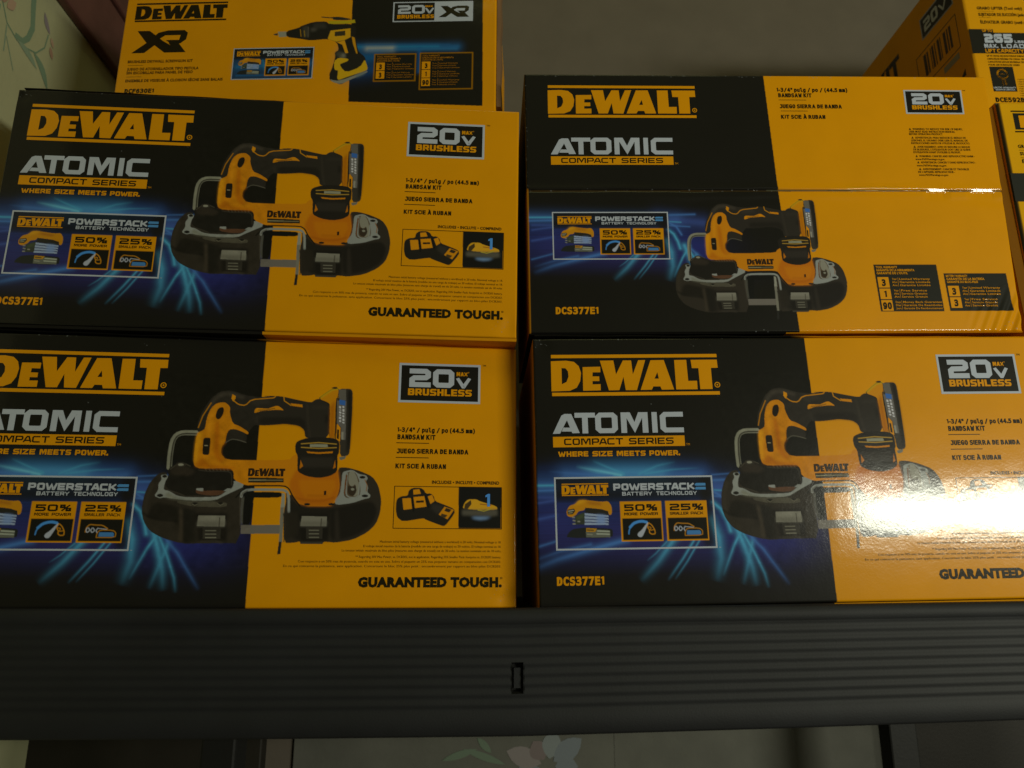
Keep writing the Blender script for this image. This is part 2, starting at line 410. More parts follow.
SAW = [
('l',[(4128,1805),(3886,1804),(3781,1847),(3722,1964),(3711,2216),(3720,2443)],(0.3,0.3,0.25),{'w':40}),
('l',[(4129,1822),(3899,1822),(3798,1865),(3745,1975),(3733,2215),(3741,2442)],(0.06,0.055,0.045),{'w':12}),
('p',[(3672,2522),(3547,2553),(3425,2705),(3347,2939),(3334,3203),(3388,3399),(3518,3571),(3743,3688),(4070,3779),(4388,3777),(4728,3769),(5071,3774),(5024,2964),(5091,2795),(4848,2652),(3727,2623)],(0.04,0.033,0.027),{}),
('p',[(3448,2716),(3379,2939),(3364,3203),(3411,3377),(3453,3377),(3411,3203),(3435,2960),(3505,2749)],(0.055,0.045,0.035),{'soft':1}),
('p',[(3541,3047),(3980,3153),(4198,3195),(4259,3761),(4090,3773),(3961,3372),(3450,3355),(3442,3290)],(0.016,0.014,0.012),{'soft':1}),
('p',[(3975,3153),(4038,3196),(4104,3740),(4023,3741),(3998,3416)],(0.07,0.055,0.042),{'soft':1}),
('p',[(4046,3174),(4263,3194),(4322,3761),(4110,3762)],(0.019,0.017,0.015),{'soft':1}),
('l',[(3363,3247),(3445,3312),(3621,3364),(3964,3394)],(0.012,0.011,0.01),{'soft':1,'w':12}),
('p',[(3923,3032),(4183,3051),(4679,3046),(4789,3067),(4784,3127),(4667,3141),(4192,3133),(3928,3076)],(0.1,0.09,0.07),{}),
('e',[(4230,3088)],(0.019,0.017,0.015),{'rx':28,'ry':14}),
('e',[(4671,3079)],(0.019,0.017,0.015),{'rx':24,'ry':14}),
('l',[(4183,3089),(4233,3115),(4284,3088)],(0.2,0.18,0.14),{'w':6}),
('l',[(4622,3080),(4674,3108),(4726,3079)],(0.2,0.18,0.14),{'w':6}),
('p',[(3589,2584),(3688,2565),(3731,2622),(3701,2679),(3667,2758),(3671,2847),(3765,2861),(3914,2950),(4110,2975),(4541,2963),(4647,2942),(4768,2844),(4861,2791),(4863,2647),(5092,2750),(4775,2911),(4569,3025),(4138,3030),(3899,3004),(3692,2975),(3620,2996),(3519,2955),(3581,2848),(3568,2737),(3619,2658)],(0.33,0.35,0.36),{}),
('p',[(3724,2879),(3917,2977),(4136,3014),(4567,3003),(4569,3025),(4139,3036),(3878,3011),(3702,2968)],(0.22,0.22,0.18),{'soft':1}),
('e',[(3660,2603)],(0.019,0.017,0.015),{'rx':18,'ry':12}),
('e',[(3620,2945)],(0.019,0.017,0.015),{'rx':24,'ry':13}),
('p',[(3706,2477),(3778,2408),(3871,2361),(3957,2353),(4071,2403),(4151,2440),(4231,2475),(4380,2446),(4774,2444),(4849,2493),(4875,2775),(4765,2806),(4647,2935),(4235,2933),(4043,2949),(3909,2906),(3774,2845),(3708,2791),(3673,2713),(3725,2600)],(0.019,0.017,0.015),{}),
('p',[(3733,2487),(3832,2407),(3918,2394),(4120,2459),(4191,2514),(4091,2595),(3938,2575),(3787,2577)],(0.045,0.035,0.028),{'soft':1}),
('l',[(4351,2455),(4372,2496)],(0.085,0.072,0.055),{'soft':0,'w':8}),
('l',[(4414,2454),(4435,2495)],(0.085,0.072,0.055),{'soft':0,'w':8}),
('l',[(4477,2453),(4499,2494)],(0.085,0.072,0.055),{'soft':0,'w':8}),
('l',[(4540,2452),(4562,2493)],(0.085,0.072,0.055),{'soft':0,'w':8}),
('l',[(4604,2451),(4625,2492)],(0.085,0.072,0.055),{'soft':0,'w':8}),
('l',[(4667,2450),(4689,2491)],(0.085,0.072,0.055),{'soft':0,'w':8}),
('l',[(4731,2449),(4752,2490)],(0.085,0.072,0.055),{'soft':0,'w':8}),
('l',[(3743,2476),(3822,2407),(3893,2363),(3968,2362),(4083,2414)],(0.075,0.065,0.052),{'soft':0,'w':8}),
('l',[(4231,2480),(4386,2505),(4735,2499),(4815,2527),(4835,2742)],(0.06,0.052,0.043),{'soft':0,'w':6}),
('l',[(3775,2856),(3908,2893),(4032,2942)],(0.06,0.052,0.043),{'soft':0,'w':7}),
('e',[(3917,2390)],(0.05,0.043,0.036),{'rx':40,'ry':20}),
('e',[(3917,2390)],(0.35,0.34,0.29),{'rx':22,'ry':10}),
('p',[(4223,2813),(4352,2811),(4361,2856),(4464,2848),(4746,2844),(4667,2923),(4473,2937),(4232,2906)],(0.13,0.06,0.035),{}),
('p',[(4233,2808),(4347,2807),(4353,2860),(4292,2857),(4230,2840)],(0.33,0.35,0.36),{}),
('p',[(4808,2805),(4765,2806),(4700,2856),(4769,2851),(4842,2821)],(0.33,0.35,0.36),{}),
('p',[(6691,2400),(6867,2393),(7098,2454),(7330,2552),(7447,2718),(7513,2980),(7501,3207),(7438,3410),(7289,3567),(7030,3701),(6723,3752),(6590,3737),(6524,3737),(6505,3775),(6122,3777),(6107,3729),(6022,3755),(5827,3763),(5781,3224),(5845,2853),(6085,3109),(6684,3107),(6728,2717)],(0.04,0.033,0.027),{}),
('p',[(6730,3125),(7128,3030),(7352,3005),(7449,3162),(7372,3433),(7114,3612),(6809,3703),(6632,3704),(6599,3171)],(0.016,0.014,0.013),{'soft':1}),
('p',[(6688,3170),(6744,3169),(6809,3703),(6722,3725)],(0.04,0.033,0.028),{'soft':1}),
('p',[(5864,2954),(6085,3113),(6685,3114),(6691,3215),(6571,3261),(6588,3704),(6064,3729),(5925,3620)],(0.019,0.017,0.015),{'soft':1}),
('p',[(6815,2467),(6960,2433),(7090,2516),(7215,2531),(7250,2595),(7212,2641),(7262,2744),(7249,2842),(7315,2896),(7295,2949),(7203,2966),(6994,3043),(6694,3084),(6677,2990),(6760,2876),(6776,2693),(6783,2498)],(0.33,0.35,0.36),{}),
('p',[(6851,2497),(6939,2461),(7032,2494),(7109,2666),(7133,2871),(7056,2958),(6877,2954),(6828,2897),(6838,2669)],(0.13,0.09,0.06),{}),
('p',[(6906,2473),(6972,2449),(7046,2551),(7087,2689),(7107,2853),(7043,2922),(6998,2918),(7049,2826),(7031,2690),(6977,2747),(6919,2714),(6890,2600)],(0.3,0.29,0.25),{}),
('p',[(6897,2726),(6989,2747),(7032,2712),(7061,2826),(7009,2918),(6918,2896),(6891,2806)],(0.05,0.035,0.025),{}),
('e',[(6984,2793)],(0.3,0.3,0.26),{'rx':14,'ry':10}),
('l',[(6874,2508),(6867,2715),(6873,2897),(6932,2942),(7044,2945),(7098,2894),(7100,2666)],(0.33,0.35,0.36),{'w':10}),
('p',[(6853,2531),(6875,2531),(6863,2715),(6851,2897),(6832,2875),(6835,2692)],(0.2,0.08,0.03),{}),
('e',[(7149,2571)],(0.019,0.017,0.015),{'rx':24,'ry':11}),
('e',[(7212,2911)],(0.019,0.017,0.015),{'rx':26,'ry':11}),
('l',[(7197,2618),(7242,2710),(7230,2824)],(0.3,0.12,0.03),{'soft':0,'w':6}),
('p',[(4129,1817),(4222,1757),(4267,1721),(4281,1510),(4338,1325),(4436,1235),(4568,1215),(4653,1277),(4677,1324),(4683,1430),(4752,1617),(4879,1661),(5049,1770),(5040,1821),(4956,1777),(4794,1717),(4696,1731),(4661,1829),(4652,1969),(4594,2062),(4595,2177),(4694,2290),(5234,2288),(5290,2287),(5823,2271),(5867,2201),(5949,2153),(6718,2163),(6655,2257),(6726,2602),(6752,2739),(6718,2921),(6637,3069),(6628,3103),(6085,3104),(5939,2931),(5864,2807),(5826,2745),(5329,2751),(5087,2750),(4864,2651),(4850,2504),(4774,2439),(4250,2457),(4152,2408),(4125,2300)],(0.74,0.27,0.006),{}),
('p',[(5824,2729),(5968,2407),(6698,2395),(6752,2739),(6718,2921),(6637,3069),(6628,3103),(6085,3104),(5939,2931)],(0.62,0.17,0.006),{'soft':1}),
('p',[(6006,2635),(6655,2626),(6686,2763),(6585,2946),(6140,2951),(6042,2816)],(0.7,0.23,0.005),{'soft':1}),
('l',[(5963,2953),(6189,3013),(6456,3015),(6674,2945)],(0.42,0.1,0.004),{'soft':1,'w':7}),
('l',[(6182,2917),(6539,2917)],(0.45,0.12,0.004),{'soft':1,'w':6}),
('e',[(6189,3074)],(0.019,0.017,0.015),{'rx':24,'ry':10}),
('e',[(6619,3069)],(0.019,0.017,0.015),{'rx':24,'ry':10}),
('p',[(6471,2834),(6515,2822),(6515,2901),(6476,2908)],(0.03,0.015,0.01),{}),
('p',[(4136,1822),(4224,1773),(4241,1838),(4193,2116),(4184,2344),(4140,2334),(4128,2117)],(0.92,0.4,0.01),{'soft':1}),
('p',[(4447,1577),(4496,1576),(4534,1785),(4546,2017),(4575,2201),(4675,2325),(4588,2338),(4465,2203),(4446,1787)],(0.6,0.17,0.004),{'soft':1}),
('p',[(4273,2252),(4418,2386),(4860,2424),(4863,2459),(4336,2444),(4159,2413)],(0.62,0.18,0.004),{'soft':1}),
('p',[(4327,1486),(4399,1319),(4505,1257),(4444,1318),(4391,1461),(4380,1789),(4348,2021),(4314,1790)],(0.88,0.34,0.01),{'soft':1}),
('l',[(4669,1806),(4663,1969),(4594,2062),(4597,2200),(4695,2302)],(0.4,0.12,0.004),{'soft':1,'w':6}),
('p',[(4489,1321),(4551,1310),(4571,1362),(4564,1445),(4521,1533),(4471,1548),(4436,1507),(4437,1424),(4459,1353)],(0.02,0.015,0.012),{}),
('p',[(4276,1893),(4367,1886),(4388,1916),(4393,2181),(4367,2209),(4285,2201),(4269,2172),(4257,1930)],(0.02,0.015,0.012),{}),
('p',[(4289,2027),(4348,2025),(4350,2044),(4291,2045)],(0.35,0.3,0.2),{}),
('p',[(4142,1794),(4129,1584),(4204,1371),(4316,1155),(4460,1020),(4592,994),(4694,1001),(4938,1079),(5167,1104),(5334,1095),(5233,1083),(5550,1070),(5875,1138),(6131,1185),(6196,1130),(6268,1104),(6452,1179),(6478,1220),(6490,1340),(6509,1862),(6154,1862),(6067,1847),(6044,1707),(5938,1629),(5682,1601),(5459,1630),(5235,1644),(5144,1632),(5073,1716),(5049,1770),(4879,1661),(4752,1617),(4683,1430),(4677,1324),(4653,1277),(4568,1215),(4436,1235),(4338,1325),(4281,1510),(4267,1726),(4223,1764)],(0.034,0.029,0.025),{}),
('p',[(4330,1178),(4473,1043),(4674,1026),(4918,1103),(4922,1151),(4681,1097),(4511,1090),(4389,1212),(4278,1440)],(0.075,0.063,0.052),{'soft':1}),
('p',[(5056,1136),(5328,1129),(5328,1129),(5403,1222),(5202,1251),(5067,1255)],(0.05,0.042,0.036),{'soft':1}),
('p',[(5222,1489),(5673,1478),(6036,1470),(6085,1847),(6044,1707),(5938,1629),(5682,1601),(5234,1635)],(0.02,0.017,0.015),{'soft':1}),
('p',[(6158,1252),(6433,1233),(6436,1293),(6162,1304)],(0.045,0.038,0.032),{'soft':1}),
('p',[(6398,1414),(6472,1424),(6481,1567),(6408,1568)],(0.019,0.017,0.015),{'soft':1}),
('l',[(6060,1230),(6098,1540),(6153,1846)],(0.06,0.05,0.04),{'soft':1,'w':7}),
('p',[(4693,1061),(4755,1096),(4753,1148),(4720,1204),(4681,1145)],(0.75,0.3,0.006),{}),
('l',[(4722,1180),(4819,1256),(4944,1272),(5047,1155),(5336,1124),(5327,1124),(5440,1114),(5472,1086)],(0.75,0.3,0.006),{'w':8}),
('l',[(4329,1238),(4205,1488),(4150,1705)],(0.6,0.24,0.006),{'w':8}),
('p',[(5114,1415),(5123,1337),(5162,1310),(5353,1324),(5410,1299),(5520,1255),(5586,1294),(5652,1352),(5548,1334),(5212,1370),(5213,1382)],(0.78,0.3,0.006),{}),
('l',[(5188,1352),(5323,1348),(5479,1311)],(0.05,0.03,0.02),{'w':5}),
('l',[(5624,1078),(5640,1164),(5769,1249)],(0.7,0.3,0.006),{'w':8}),
('p',[(5755,1209),(5973,1227),(5982,1280),(5788,1256)],(0.75,0.28,0.006),{}),
('p',[(4690,1740),(4799,1721),(4955,1772),(5029,1840),(5016,1950),(4857,1914),(4756,1904),(4663,1969),(4661,1829)],(0.035,0.03,0.026),{}),
('l',[(4659,1973),(4757,1906),(4869,1918),(5017,1962)],(0.13,0.12,0.1),{'w':7}),
('p',[(6245,1110),(6372,1000),(6505,904),(6634,890),(6622,1083),(6591,1110),(6619,1869),(6496,1872),(6469,1220),(6430,1185)],(0.016,0.014,0.012),{}),
('p',[(6268,1109),(6372,1009),(6505,916),(6625,900),(6612,1071),(6577,1101),(6609,1860),(6506,1862),(6482,1219),(6440,1172)],(0.72,0.29,0.004),{}),
('p',[(6485,1256),(6564,1121),(6599,1848),(6508,1857)],(0.5,0.15,0.004),{'soft':1}),
('l',[(6296,1082),(6506,921),(6620,901)],(0.62,0.5,0.02),{'soft':1,'w':9}),
('p',[(6481,895),(6526,871),(6591,872),(6597,896),(6551,907)],(0.019,0.017,0.015),{}),
('p',[(6621,905),(6830,895),(6879,942),(6887,1015),(6894,1306),(6895,1736),(6893,2125),(6855,2179),(6720,2191),(6703,1905),(6615,1879),(6591,1101),(6631,1075)],(0.05,0.044,0.038),{}),
('p',[(6626,915),(6756,912),(6773,1128),(6657,1118),(6635,1071)],(0.15,0.14,0.13),{}),
('p',[(6784,908),(6866,918),(6894,1306),(6898,1925),(6854,2160),(6826,2067),(6826,1452)],(0.012,0.011,0.01),{'soft':1}),
('p',[(6602,1132),(6778,1140),(6802,1880),(6724,1877),(6711,1650),(6628,1564)],(0.17,0.16,0.16),{}),
('l',[(6592,1120),(6618,1860)],(0.012,0.011,0.01),{'w':7}),
('p',[(6647,1114),(6759,1130),(6760,1225),(6648,1206)],(0.05,0.17,0.6),{}),
('p',[(6650,1235),(6687,1241),(6687,1287),(6650,1278)],(0.7,0.7,0.8),{}),
('p',[(6653,1302),(6691,1308),(6689,1325),(6652,1316)],(0.7,0.7,0.8),{}),
('p',[(6656,1340),(6693,1347),(6693,1383),(6655,1374)],(0.7,0.7,0.8),{}),
('p',[(6659,1398),(6696,1404),(6695,1426),(6658,1417)],(0.7,0.7,0.8),{}),
('p',[(6662,1441),(6699,1447),(6699,1493),(6662,1484)],(0.7,0.7,0.8),{}),
('p',[(6666,1508),(6703,1514),(6702,1545),(6665,1536)],(0.7,0.7,0.8),{}),
('p',[(6709,1233),(6747,1239),(6747,1276),(6709,1267)],(0.7,0.7,0.8),{}),
('p',[(6713,1291),(6750,1297),(6751,1348),(6713,1339)],(0.7,0.7,0.8),{}),
('p',[(6717,1363),(6754,1369),(6753,1396),(6716,1387)],(0.7,0.7,0.8),{}),
('p',[(6720,1411),(6757,1417),(6757,1458),(6720,1449)],(0.7,0.7,0.8),{}),
('p',[(6723,1473),(6761,1479),(6761,1525),(6724,1516)],(0.7,0.7,0.8),{}),
('p',[(6727,1540),(6764,1546),(6764,1572),(6726,1564)],(0.7,0.7,0.8),{}),
('p',[(6633,1571),(6702,1657),(6703,1910),(6624,1883)],(0.85,0.34,0.006),{}),
('p',[(6639,1682),(6677,1693),(6678,1870),(6641,1859)],(0.03,0.02,0.01),{}),
('p',[(6720,1728),(6761,1732),(6763,1876),(6724,1872)],(0.35,0.34,0.31),{}),
('p',[(6711,2205),(6833,2179),(6813,2236),(6746,2260),(6714,2247)],(0.2,0.2,0.18),{}),
('p',[(5899,1991),(5932,1920),(6108,1854),(6311,1838),(6608,1851),(6699,1917),(6702,2128),(6673,2175),(6685,2303),(6687,2476),(6561,2559),(6361,2598),(6135,2565),(5980,2487),(5966,2384),(5958,2188),(5911,2119)],(0.022,0.019,0.017),{}),
('p',[(6021,2221),(6607,2211),(6619,2397),(6035,2406)],(0.04,0.034,0.03),{'soft':1}),
('l',[(6008,1970),(6318,1941),(6642,1963)],(0.55,0.33,0.05),{'w':8}),
('l',[(6013,2036),(6325,2049),(6646,2028)],(0.55,0.33,0.05),{'w':8}),
('p',[(6162,1974),(6479,1968),(6494,2022),(6166,2028)],(0.33,0.33,0.26),{}),
('p',[(6108,2108),(6330,2123),(6589,2100),(6580,2133),(6332,2151),(6140,2140)],(0.7,0.25,0.006),{}),
('p',[(6016,2268),(6069,2382),(6010,2434)],(0.62,0.2,0.006),{}),
('p',[(6637,2257),(6655,2396),(6607,2424)],(0.62,0.2,0.006),{}),
('p',[(4242,3245),(4815,3239),(4840,3736),(4348,3739)],(0.015,0.013,0.012),{'soft':1}),
('p',[(4313,3288),(4776,3288),(4781,3479),(4307,3477)],(0.27,0.26,0.23),{}),
('p',[(4311,3385),(4778,3381),(4781,3479),(4307,3477)],(0.19,0.18,0.155),{'soft':1}),
('l',[(4683,3329),(4687,3480)],(0.07,0.06,0.05),{'w':7}),
('p',[(4408,3500),(4721,3497),(4729,3693),(4428,3695)],(0.045,0.04,0.034),{}),
('l',[(4461,3554),(4638,3553)],(0.24,0.23,0.19),{'w':7}),
('l',[(4467,3615),(4644,3613)],(0.24,0.23,0.19),{'w':7}),
('l',[(4473,3675),(4650,3674)],(0.24,0.23,0.19),{'w':7}),
('p',[(6039,3243),(6599,3238),(6607,3726),(6129,3729)],(0.015,0.013,0.012),{'soft':1}),
('p',[(6111,3287),(6557,3288),(6555,3461),(6097,3458)],(0.27,0.26,0.23),{}),
('p',[(6104,3376),(6556,3372),(6555,3461),(6097,3458)],(0.19,0.18,0.155),{'soft':1}),
('l',[(6460,3329),(6458,3462)],(0.07,0.06,0.05),{'w':7}),
('p',[(6199,3482),(6492,3479),(6494,3683),(6214,3684)],(0.045,0.04,0.034),{}),
('l',[(6258,3536),(6423,3535)],(0.24,0.23,0.19),{'w':7}),
('l',[(6262,3598),(6427,3597)],(0.24,0.23,0.19),{'w':7}),
('l',[(6267,3660),(6431,3659)],(0.24,0.23,0.19),{'w':7}),
('p',[(6119,3740),(6513,3737),(6505,3775),(6122,3777)],(0.06,0.055,0.048),{}),
('l',[(4385,3749),(4639,3737),(4771,3769)],(0.08,0.07,0.06),{'soft':1,'w':6}),
('l',[(4932,2965),(5089,2770),(5154,2753),(5470,2747),(5329,2751),(5759,2745),(5845,2792),(5922,2931),(6062,3105)],(0.012,0.011,0.01),{'w':11}),
('p',[(5050,2941),(5142,2868),(5479,2860),(5735,2866),(5725,2960),(5347,2965),(5227,2966),(5226,3450),(5059,3451)],(0.01,0.01,0.01),{}),
('l',[(5022,2946),(5029,2879),(5120,2824),(5475,2815),(5335,2821),(5731,2816),(5811,2847),(5855,2932),(5876,3211)],(0.33,0.35,0.36),{'w':20}),
('l',[(5022,2942),(5044,2879),(5122,2839)],(0.15,0.14,0.12),{'w':7}),
('l',[(5052,2964),(5050,3186),(5066,3429)],(0.35,0.34,0.3),{'soft':1,'w':6}),
('l',[(5808,2887),(5830,3178)],(0.06,0.04,0.03),{'w':8}),
('p',[(5059,3451),(5527,3447),(5737,3446),(5738,3600),(5540,3601),(5069,3604)],(0.2,0.18,0.17),{}),
('p',[(5732,2877),(5781,2888),(5796,3134),(5726,3146)],(0.36,0.36,0.32),{}),
('p',[(5725,3135),(5787,3130),(5800,3752),(5742,3742)],(0.24,0.23,0.2),{}),
('p',[(5742,3742),(5790,3741),(5785,3952),(5729,3961)],(0.025,0.025,0.024),{}),
('p',[(5114,2607),(5458,2602),(5742,2612),(5743,2684),(5324,2695),(5122,2693)],(0.03,0.025,0.015),{}),
('l',[(4997,2964),(5042,3451)],(0.07,0.06,0.05),{'soft':0,'w':9}),
('l',[(5782,3246),(5832,3401),(5829,3741)],(0.055,0.047,0.04),{'soft':0,'w':7}),
('p',[(5791,3246),(5872,3212),(6028,3232),(6062,3399),(6056,3619),(5844,3708)],(0.03,0.025,0.02),{'soft':1}),
('l',[(5134,2652),(5200,2651)],(0.45,0.4,0.25),{'w':7}),
('l',[(5215,2651),(5288,2650)],(0.45,0.4,0.25),{'w':7}),
('l',[(5303,2650),(5431,2648)],(0.45,0.4,0.25),{'w':7}),
('l',[(5338,2651),(5431,2650)],(0.3,0.26,0.16),{'w':6}),
('l',[(5444,2650),(5581,2648)],(0.3,0.26,0.16),{'w':6}),
('l',[(5594,2648),(5718,2646)],(0.3,0.26,0.16),{'w':6})]
LOGO = [
[(325,443),(612,433),(759,457),(847,541),(886,674),(865,832),(795,959),(665,1018),(322,1027)],
[(522,577),(596,581),(641,642),(649,741),(609,846),(519,890)],
[(920,561),(1252,555),(1251,665),(1104,664),(1097,744),(1225,745),(1225,835),(1096,834),(1094,898),(1244,895),(1242,1015),(913,1020)],
[(1250,437),(1506,435),(1544,709),(1687,436),(1843,437),(1861,711),(1977,434),(2111,431),(1921,1017),(1712,1015),(1681,755),(1591,1014),(1396,1017)],
[(2211,436),(2464,433),(2622,1011),(2389,1013),(2367,949),(2235,948),(2201,1012),(1991,1014)],
[(2326,673),(2348,798),(2266,797)],
[(2662,435),(2893,432),(2900,847),(3067,845),(3065,1011),(2662,1011)],
[(2976,433),(3477,432),(3482,593),(3351,596),(3351,1009),(3117,1011),(3112,598),(2989,597)]]
ATOM = {'A':[(323,1825),(492,1483),(551,1454),(674,1456),(820,1815),(683,1817),(670,1785),(490,1783),(521,1710),(643,1712),(591,1572),(456,1822)]}
BAT = [
('p',[(525,3224),(581,3131),(687,3101),(753,3036),(848,3031),(1164,3071),(1281,3058),(1340,3152),(1338,3287),(1290,3313),(1272,3245),(1158,3202),(864,3170),(841,3218),(746,3227),(690,3299),(605,3339),(532,3307)],(0.7,0.3,0.01),{}),
('p',[(847,3058),(1152,3098),(1161,3129),(951,3105)],(0.35,0.1,0.02),{'soft':1}),
('p',[(753,3044),(848,3037),(911,3046),(761,3102),(654,3143)],(0.9,0.45,0.02),{'soft':1}),
('p',[(542,3203),(663,3184),(682,3226),(638,3283),(548,3286)],(0.02,0.02,0.02),{}),
('l',[(562,3228),(651,3215)],(0.5,0.5,0.45),{'w':8}),
('l',[(565,3262),(629,3254)],(0.4,0.35,0.2),{'w':8}),
('p',[(864,3170),(1158,3202),(1273,3239),(1276,3307),(860,3260)],(0.03,0.028,0.025),{}),
('p',[(679,3309),(850,3249),(848,3466),(673,3463)],(0.05,0.06,0.05),{}),
('p',[(700,3330),(838,3274),(836,3332),(697,3391)],(0.09,0.12,0.06),{'soft':1}),
('p',[(849,3266),(1275,3313),(1278,3342),(848,3307)],(0.38,0.48,0.75),{}),
('p',[(847,3321),(1273,3359),(1276,3388),(845,3363)],(0.38,0.48,0.75),{}),
('p',[(845,3377),(1271,3404),(1274,3433),(843,3418)],(0.38,0.48,0.75),{}),
('p',[(843,3433),(1269,3449),(1272,3478),(841,3474)],(0.38,0.48,0.75),{}),
('p',[(1069,3294),(1217,3306),(1209,3461),(1062,3463)],(0.25,0.38,0.8),{'soft':1}),
('p',[(622,3326),(672,3327),(671,3352),(621,3351)],(0.3,0.3,0.27),{}),
('p',[(630,3382),(681,3383),(680,3408),(629,3407)],(0.3,0.3,0.27),{}),
('p',[(628,3440),(679,3441),(678,3465),(627,3464)],(0.3,0.3,0.27),{}),
('p',[(714,3400),(764,3401),(763,3425),(713,3425)],(0.3,0.3,0.27),{}),
('p',[(532,3625),(618,3544),(765,3526),(850,3517),(1289,3544),(1341,3566),(1334,3709),(508,3696)],(0.025,0.028,0.03),{}),
('p',[(866,3528),(1058,3541),(1024,3602),(867,3595)],(0.6,0.3,0.02),{}),
('p',[(857,3595),(1024,3602),(1058,3557),(1288,3575),(1292,3698),(859,3691)],(0.16,0.17,0.15),{}),
('l',[(1067,3582),(1276,3593)],(0.5,0.55,0.5),{'w':9}),
('l',[(1054,3633),(1274,3642)],(0.5,0.55,0.5),{'w':9}),
('l',[(882,3636),(970,3642)],(0.35,0.35,0.3),{'w':8}),
('l',[(885,3563),(994,3569)],(0.03,0.03,0.03),{'w':8}),
('l',[(1625,3642),(1635,3570),(1681,3499),(1748,3444),(1840,3421)],(0.08,0.34,0.95),{'w':10}),
('l',[(1654,3525),(1721,3458),(1807,3429),(1881,3423),(1954,3441)],(0.08,0.34,0.95),{'w':22}),
('l',[(1996,3456),(2046,3494),(2094,3577),(2100,3649),(2036,3654),(1996,3627),(1999,3576),(1960,3524),(1985,3462)],(0.72,0.3,0.01),{'w':8}),
('l',[(1970,3524),(2033,3531),(2009,3586),(2084,3573)],(0.72,0.3,0.01),{'w':6}),
('p',[(1975,3441),(1986,3448),(1895,3646),(1854,3701),(1808,3700),(1776,3665),(1796,3624),(1851,3584)],(0.5,0.54,0.7),{}),
('l',[(2442,3593),(2454,3511),(2504,3460),(2588,3471),(2715,3473),(2806,3530)],(0.6,0.26,0.02),{'w':8}),
('l',[(2468,3521),(2450,3562),(2473,3604),(2518,3563),(2489,3521)],(0.5,0.54,0.7),{'w':8}),
('l',[(2552,3522),(2528,3563),(2557,3605),(2598,3564),(2567,3523)],(0.5,0.54,0.7),{'w':8}),
('l',[(2643,3528),(2619,3565),(2642,3606)],(0.5,0.54,0.7),{'w':8}),
('l',[(2647,3528),(2795,3543)],(0.5,0.54,0.7),{'w':6}),
('l',[(2636,3678),(2642,3606),(2688,3555),(2900,3559),(2956,3601),(2949,3683),(2636,3684)],(0.6,0.26,0.02),{'w':7}),
('p',[(2674,3596),(2901,3594),(2927,3621),(2923,3668),(2669,3668)],(0.07,0.25,0.65),{})]
BAG = [
('p',[(7777,3052),(7794,2956),(7877,2906),(7984,2900),(8002,2803),(8065,2753),(8215,2747),(8281,2789),(8315,2853),(8412,2852),(8461,2895),(8491,2991),(8633,3043),(8846,3127),(8856,3212),(8685,3443),(8621,3437),(8319,3328),(8297,3302),(7916,3369),(7812,3296),(7782,3180)],(0.022,0.02,0.018),{}),
('p',[(7890,2949),(8045,2938),(8074,3135),(7919,3157)],(0.8,0.32,0.006),{}),
('p',[(8092,2921),(8289,2901),(8337,3093),(8125,3123)],(0.8,0.32,0.006),{}),
('p',[(8353,2907),(8434,2874),(8481,2991),(8407,3046)],(0.8,0.32,0.006),{}),
('p',[(8083,2787),(8194,2773),(8227,2859),(8090,2878)],(0.8,0.32,0.006),{}),
('p',[(8137,2989),(8282,2978),(8288,3017),(8143,3027)],(0.03,0.02,0.01),{}),
('l',[(8071,2942),(8101,3177)],(0.01,0.01,0.01),{'w':12}),
('l',[(8310,2897),(8376,3099)],(0.01,0.01,0.01),{'w':12}),
('p',[(8439,3035),(8655,3075),(8552,3236),(8420,3131)],(0.045,0.04,0.035),{'soft':1}),
('p',[(8666,3090),(8840,3148),(8725,3320),(8562,3236)],(0.75,0.3,0.006),{}),
('p',[(8695,3111),(8797,3144),(8755,3196),(8661,3167)],(0.04,0.03,0.02),{}),
('p',[(8615,3214),(8724,3245),(8682,3295),(8595,3268)],(0.08,0.05,0.02),{}),
('p',[(8918,2720),(9713,2721),(9712,3482),(8928,3479)],(0.012,0.012,0.012),{}),
('p',[(8997,3125),(9032,3017),(9096,2952),(9248,2946),(9325,2988),(9635,3071),(9642,3140),(9262,3144),(9153,3134)],(0.8,0.42,0.02),{}),
('p',[(9043,3039),(9150,2962),(9162,3038),(9088,3135),(9023,3136)],(0.08,0.05,0.02),{}),
('l',[(9325,3036),(9522,3055)],(0.4,0.12,0.02),{'w':8}),
('p',[(8991,3147),(9262,3144),(9642,3129),(9650,3237),(9523,3259),(8993,3243)],(0.13,0.12,0.1),{'soft':1}),
('l',[(9283,3144),(9392,3164),(9522,3124)],(0.55,0.45,0.05),{'w':8}),
('p',[(9155,3273),(9524,3270),(9437,3309),(9329,3323),(9220,3307)],(0.25,0.42,0.8),{'soft':1})]
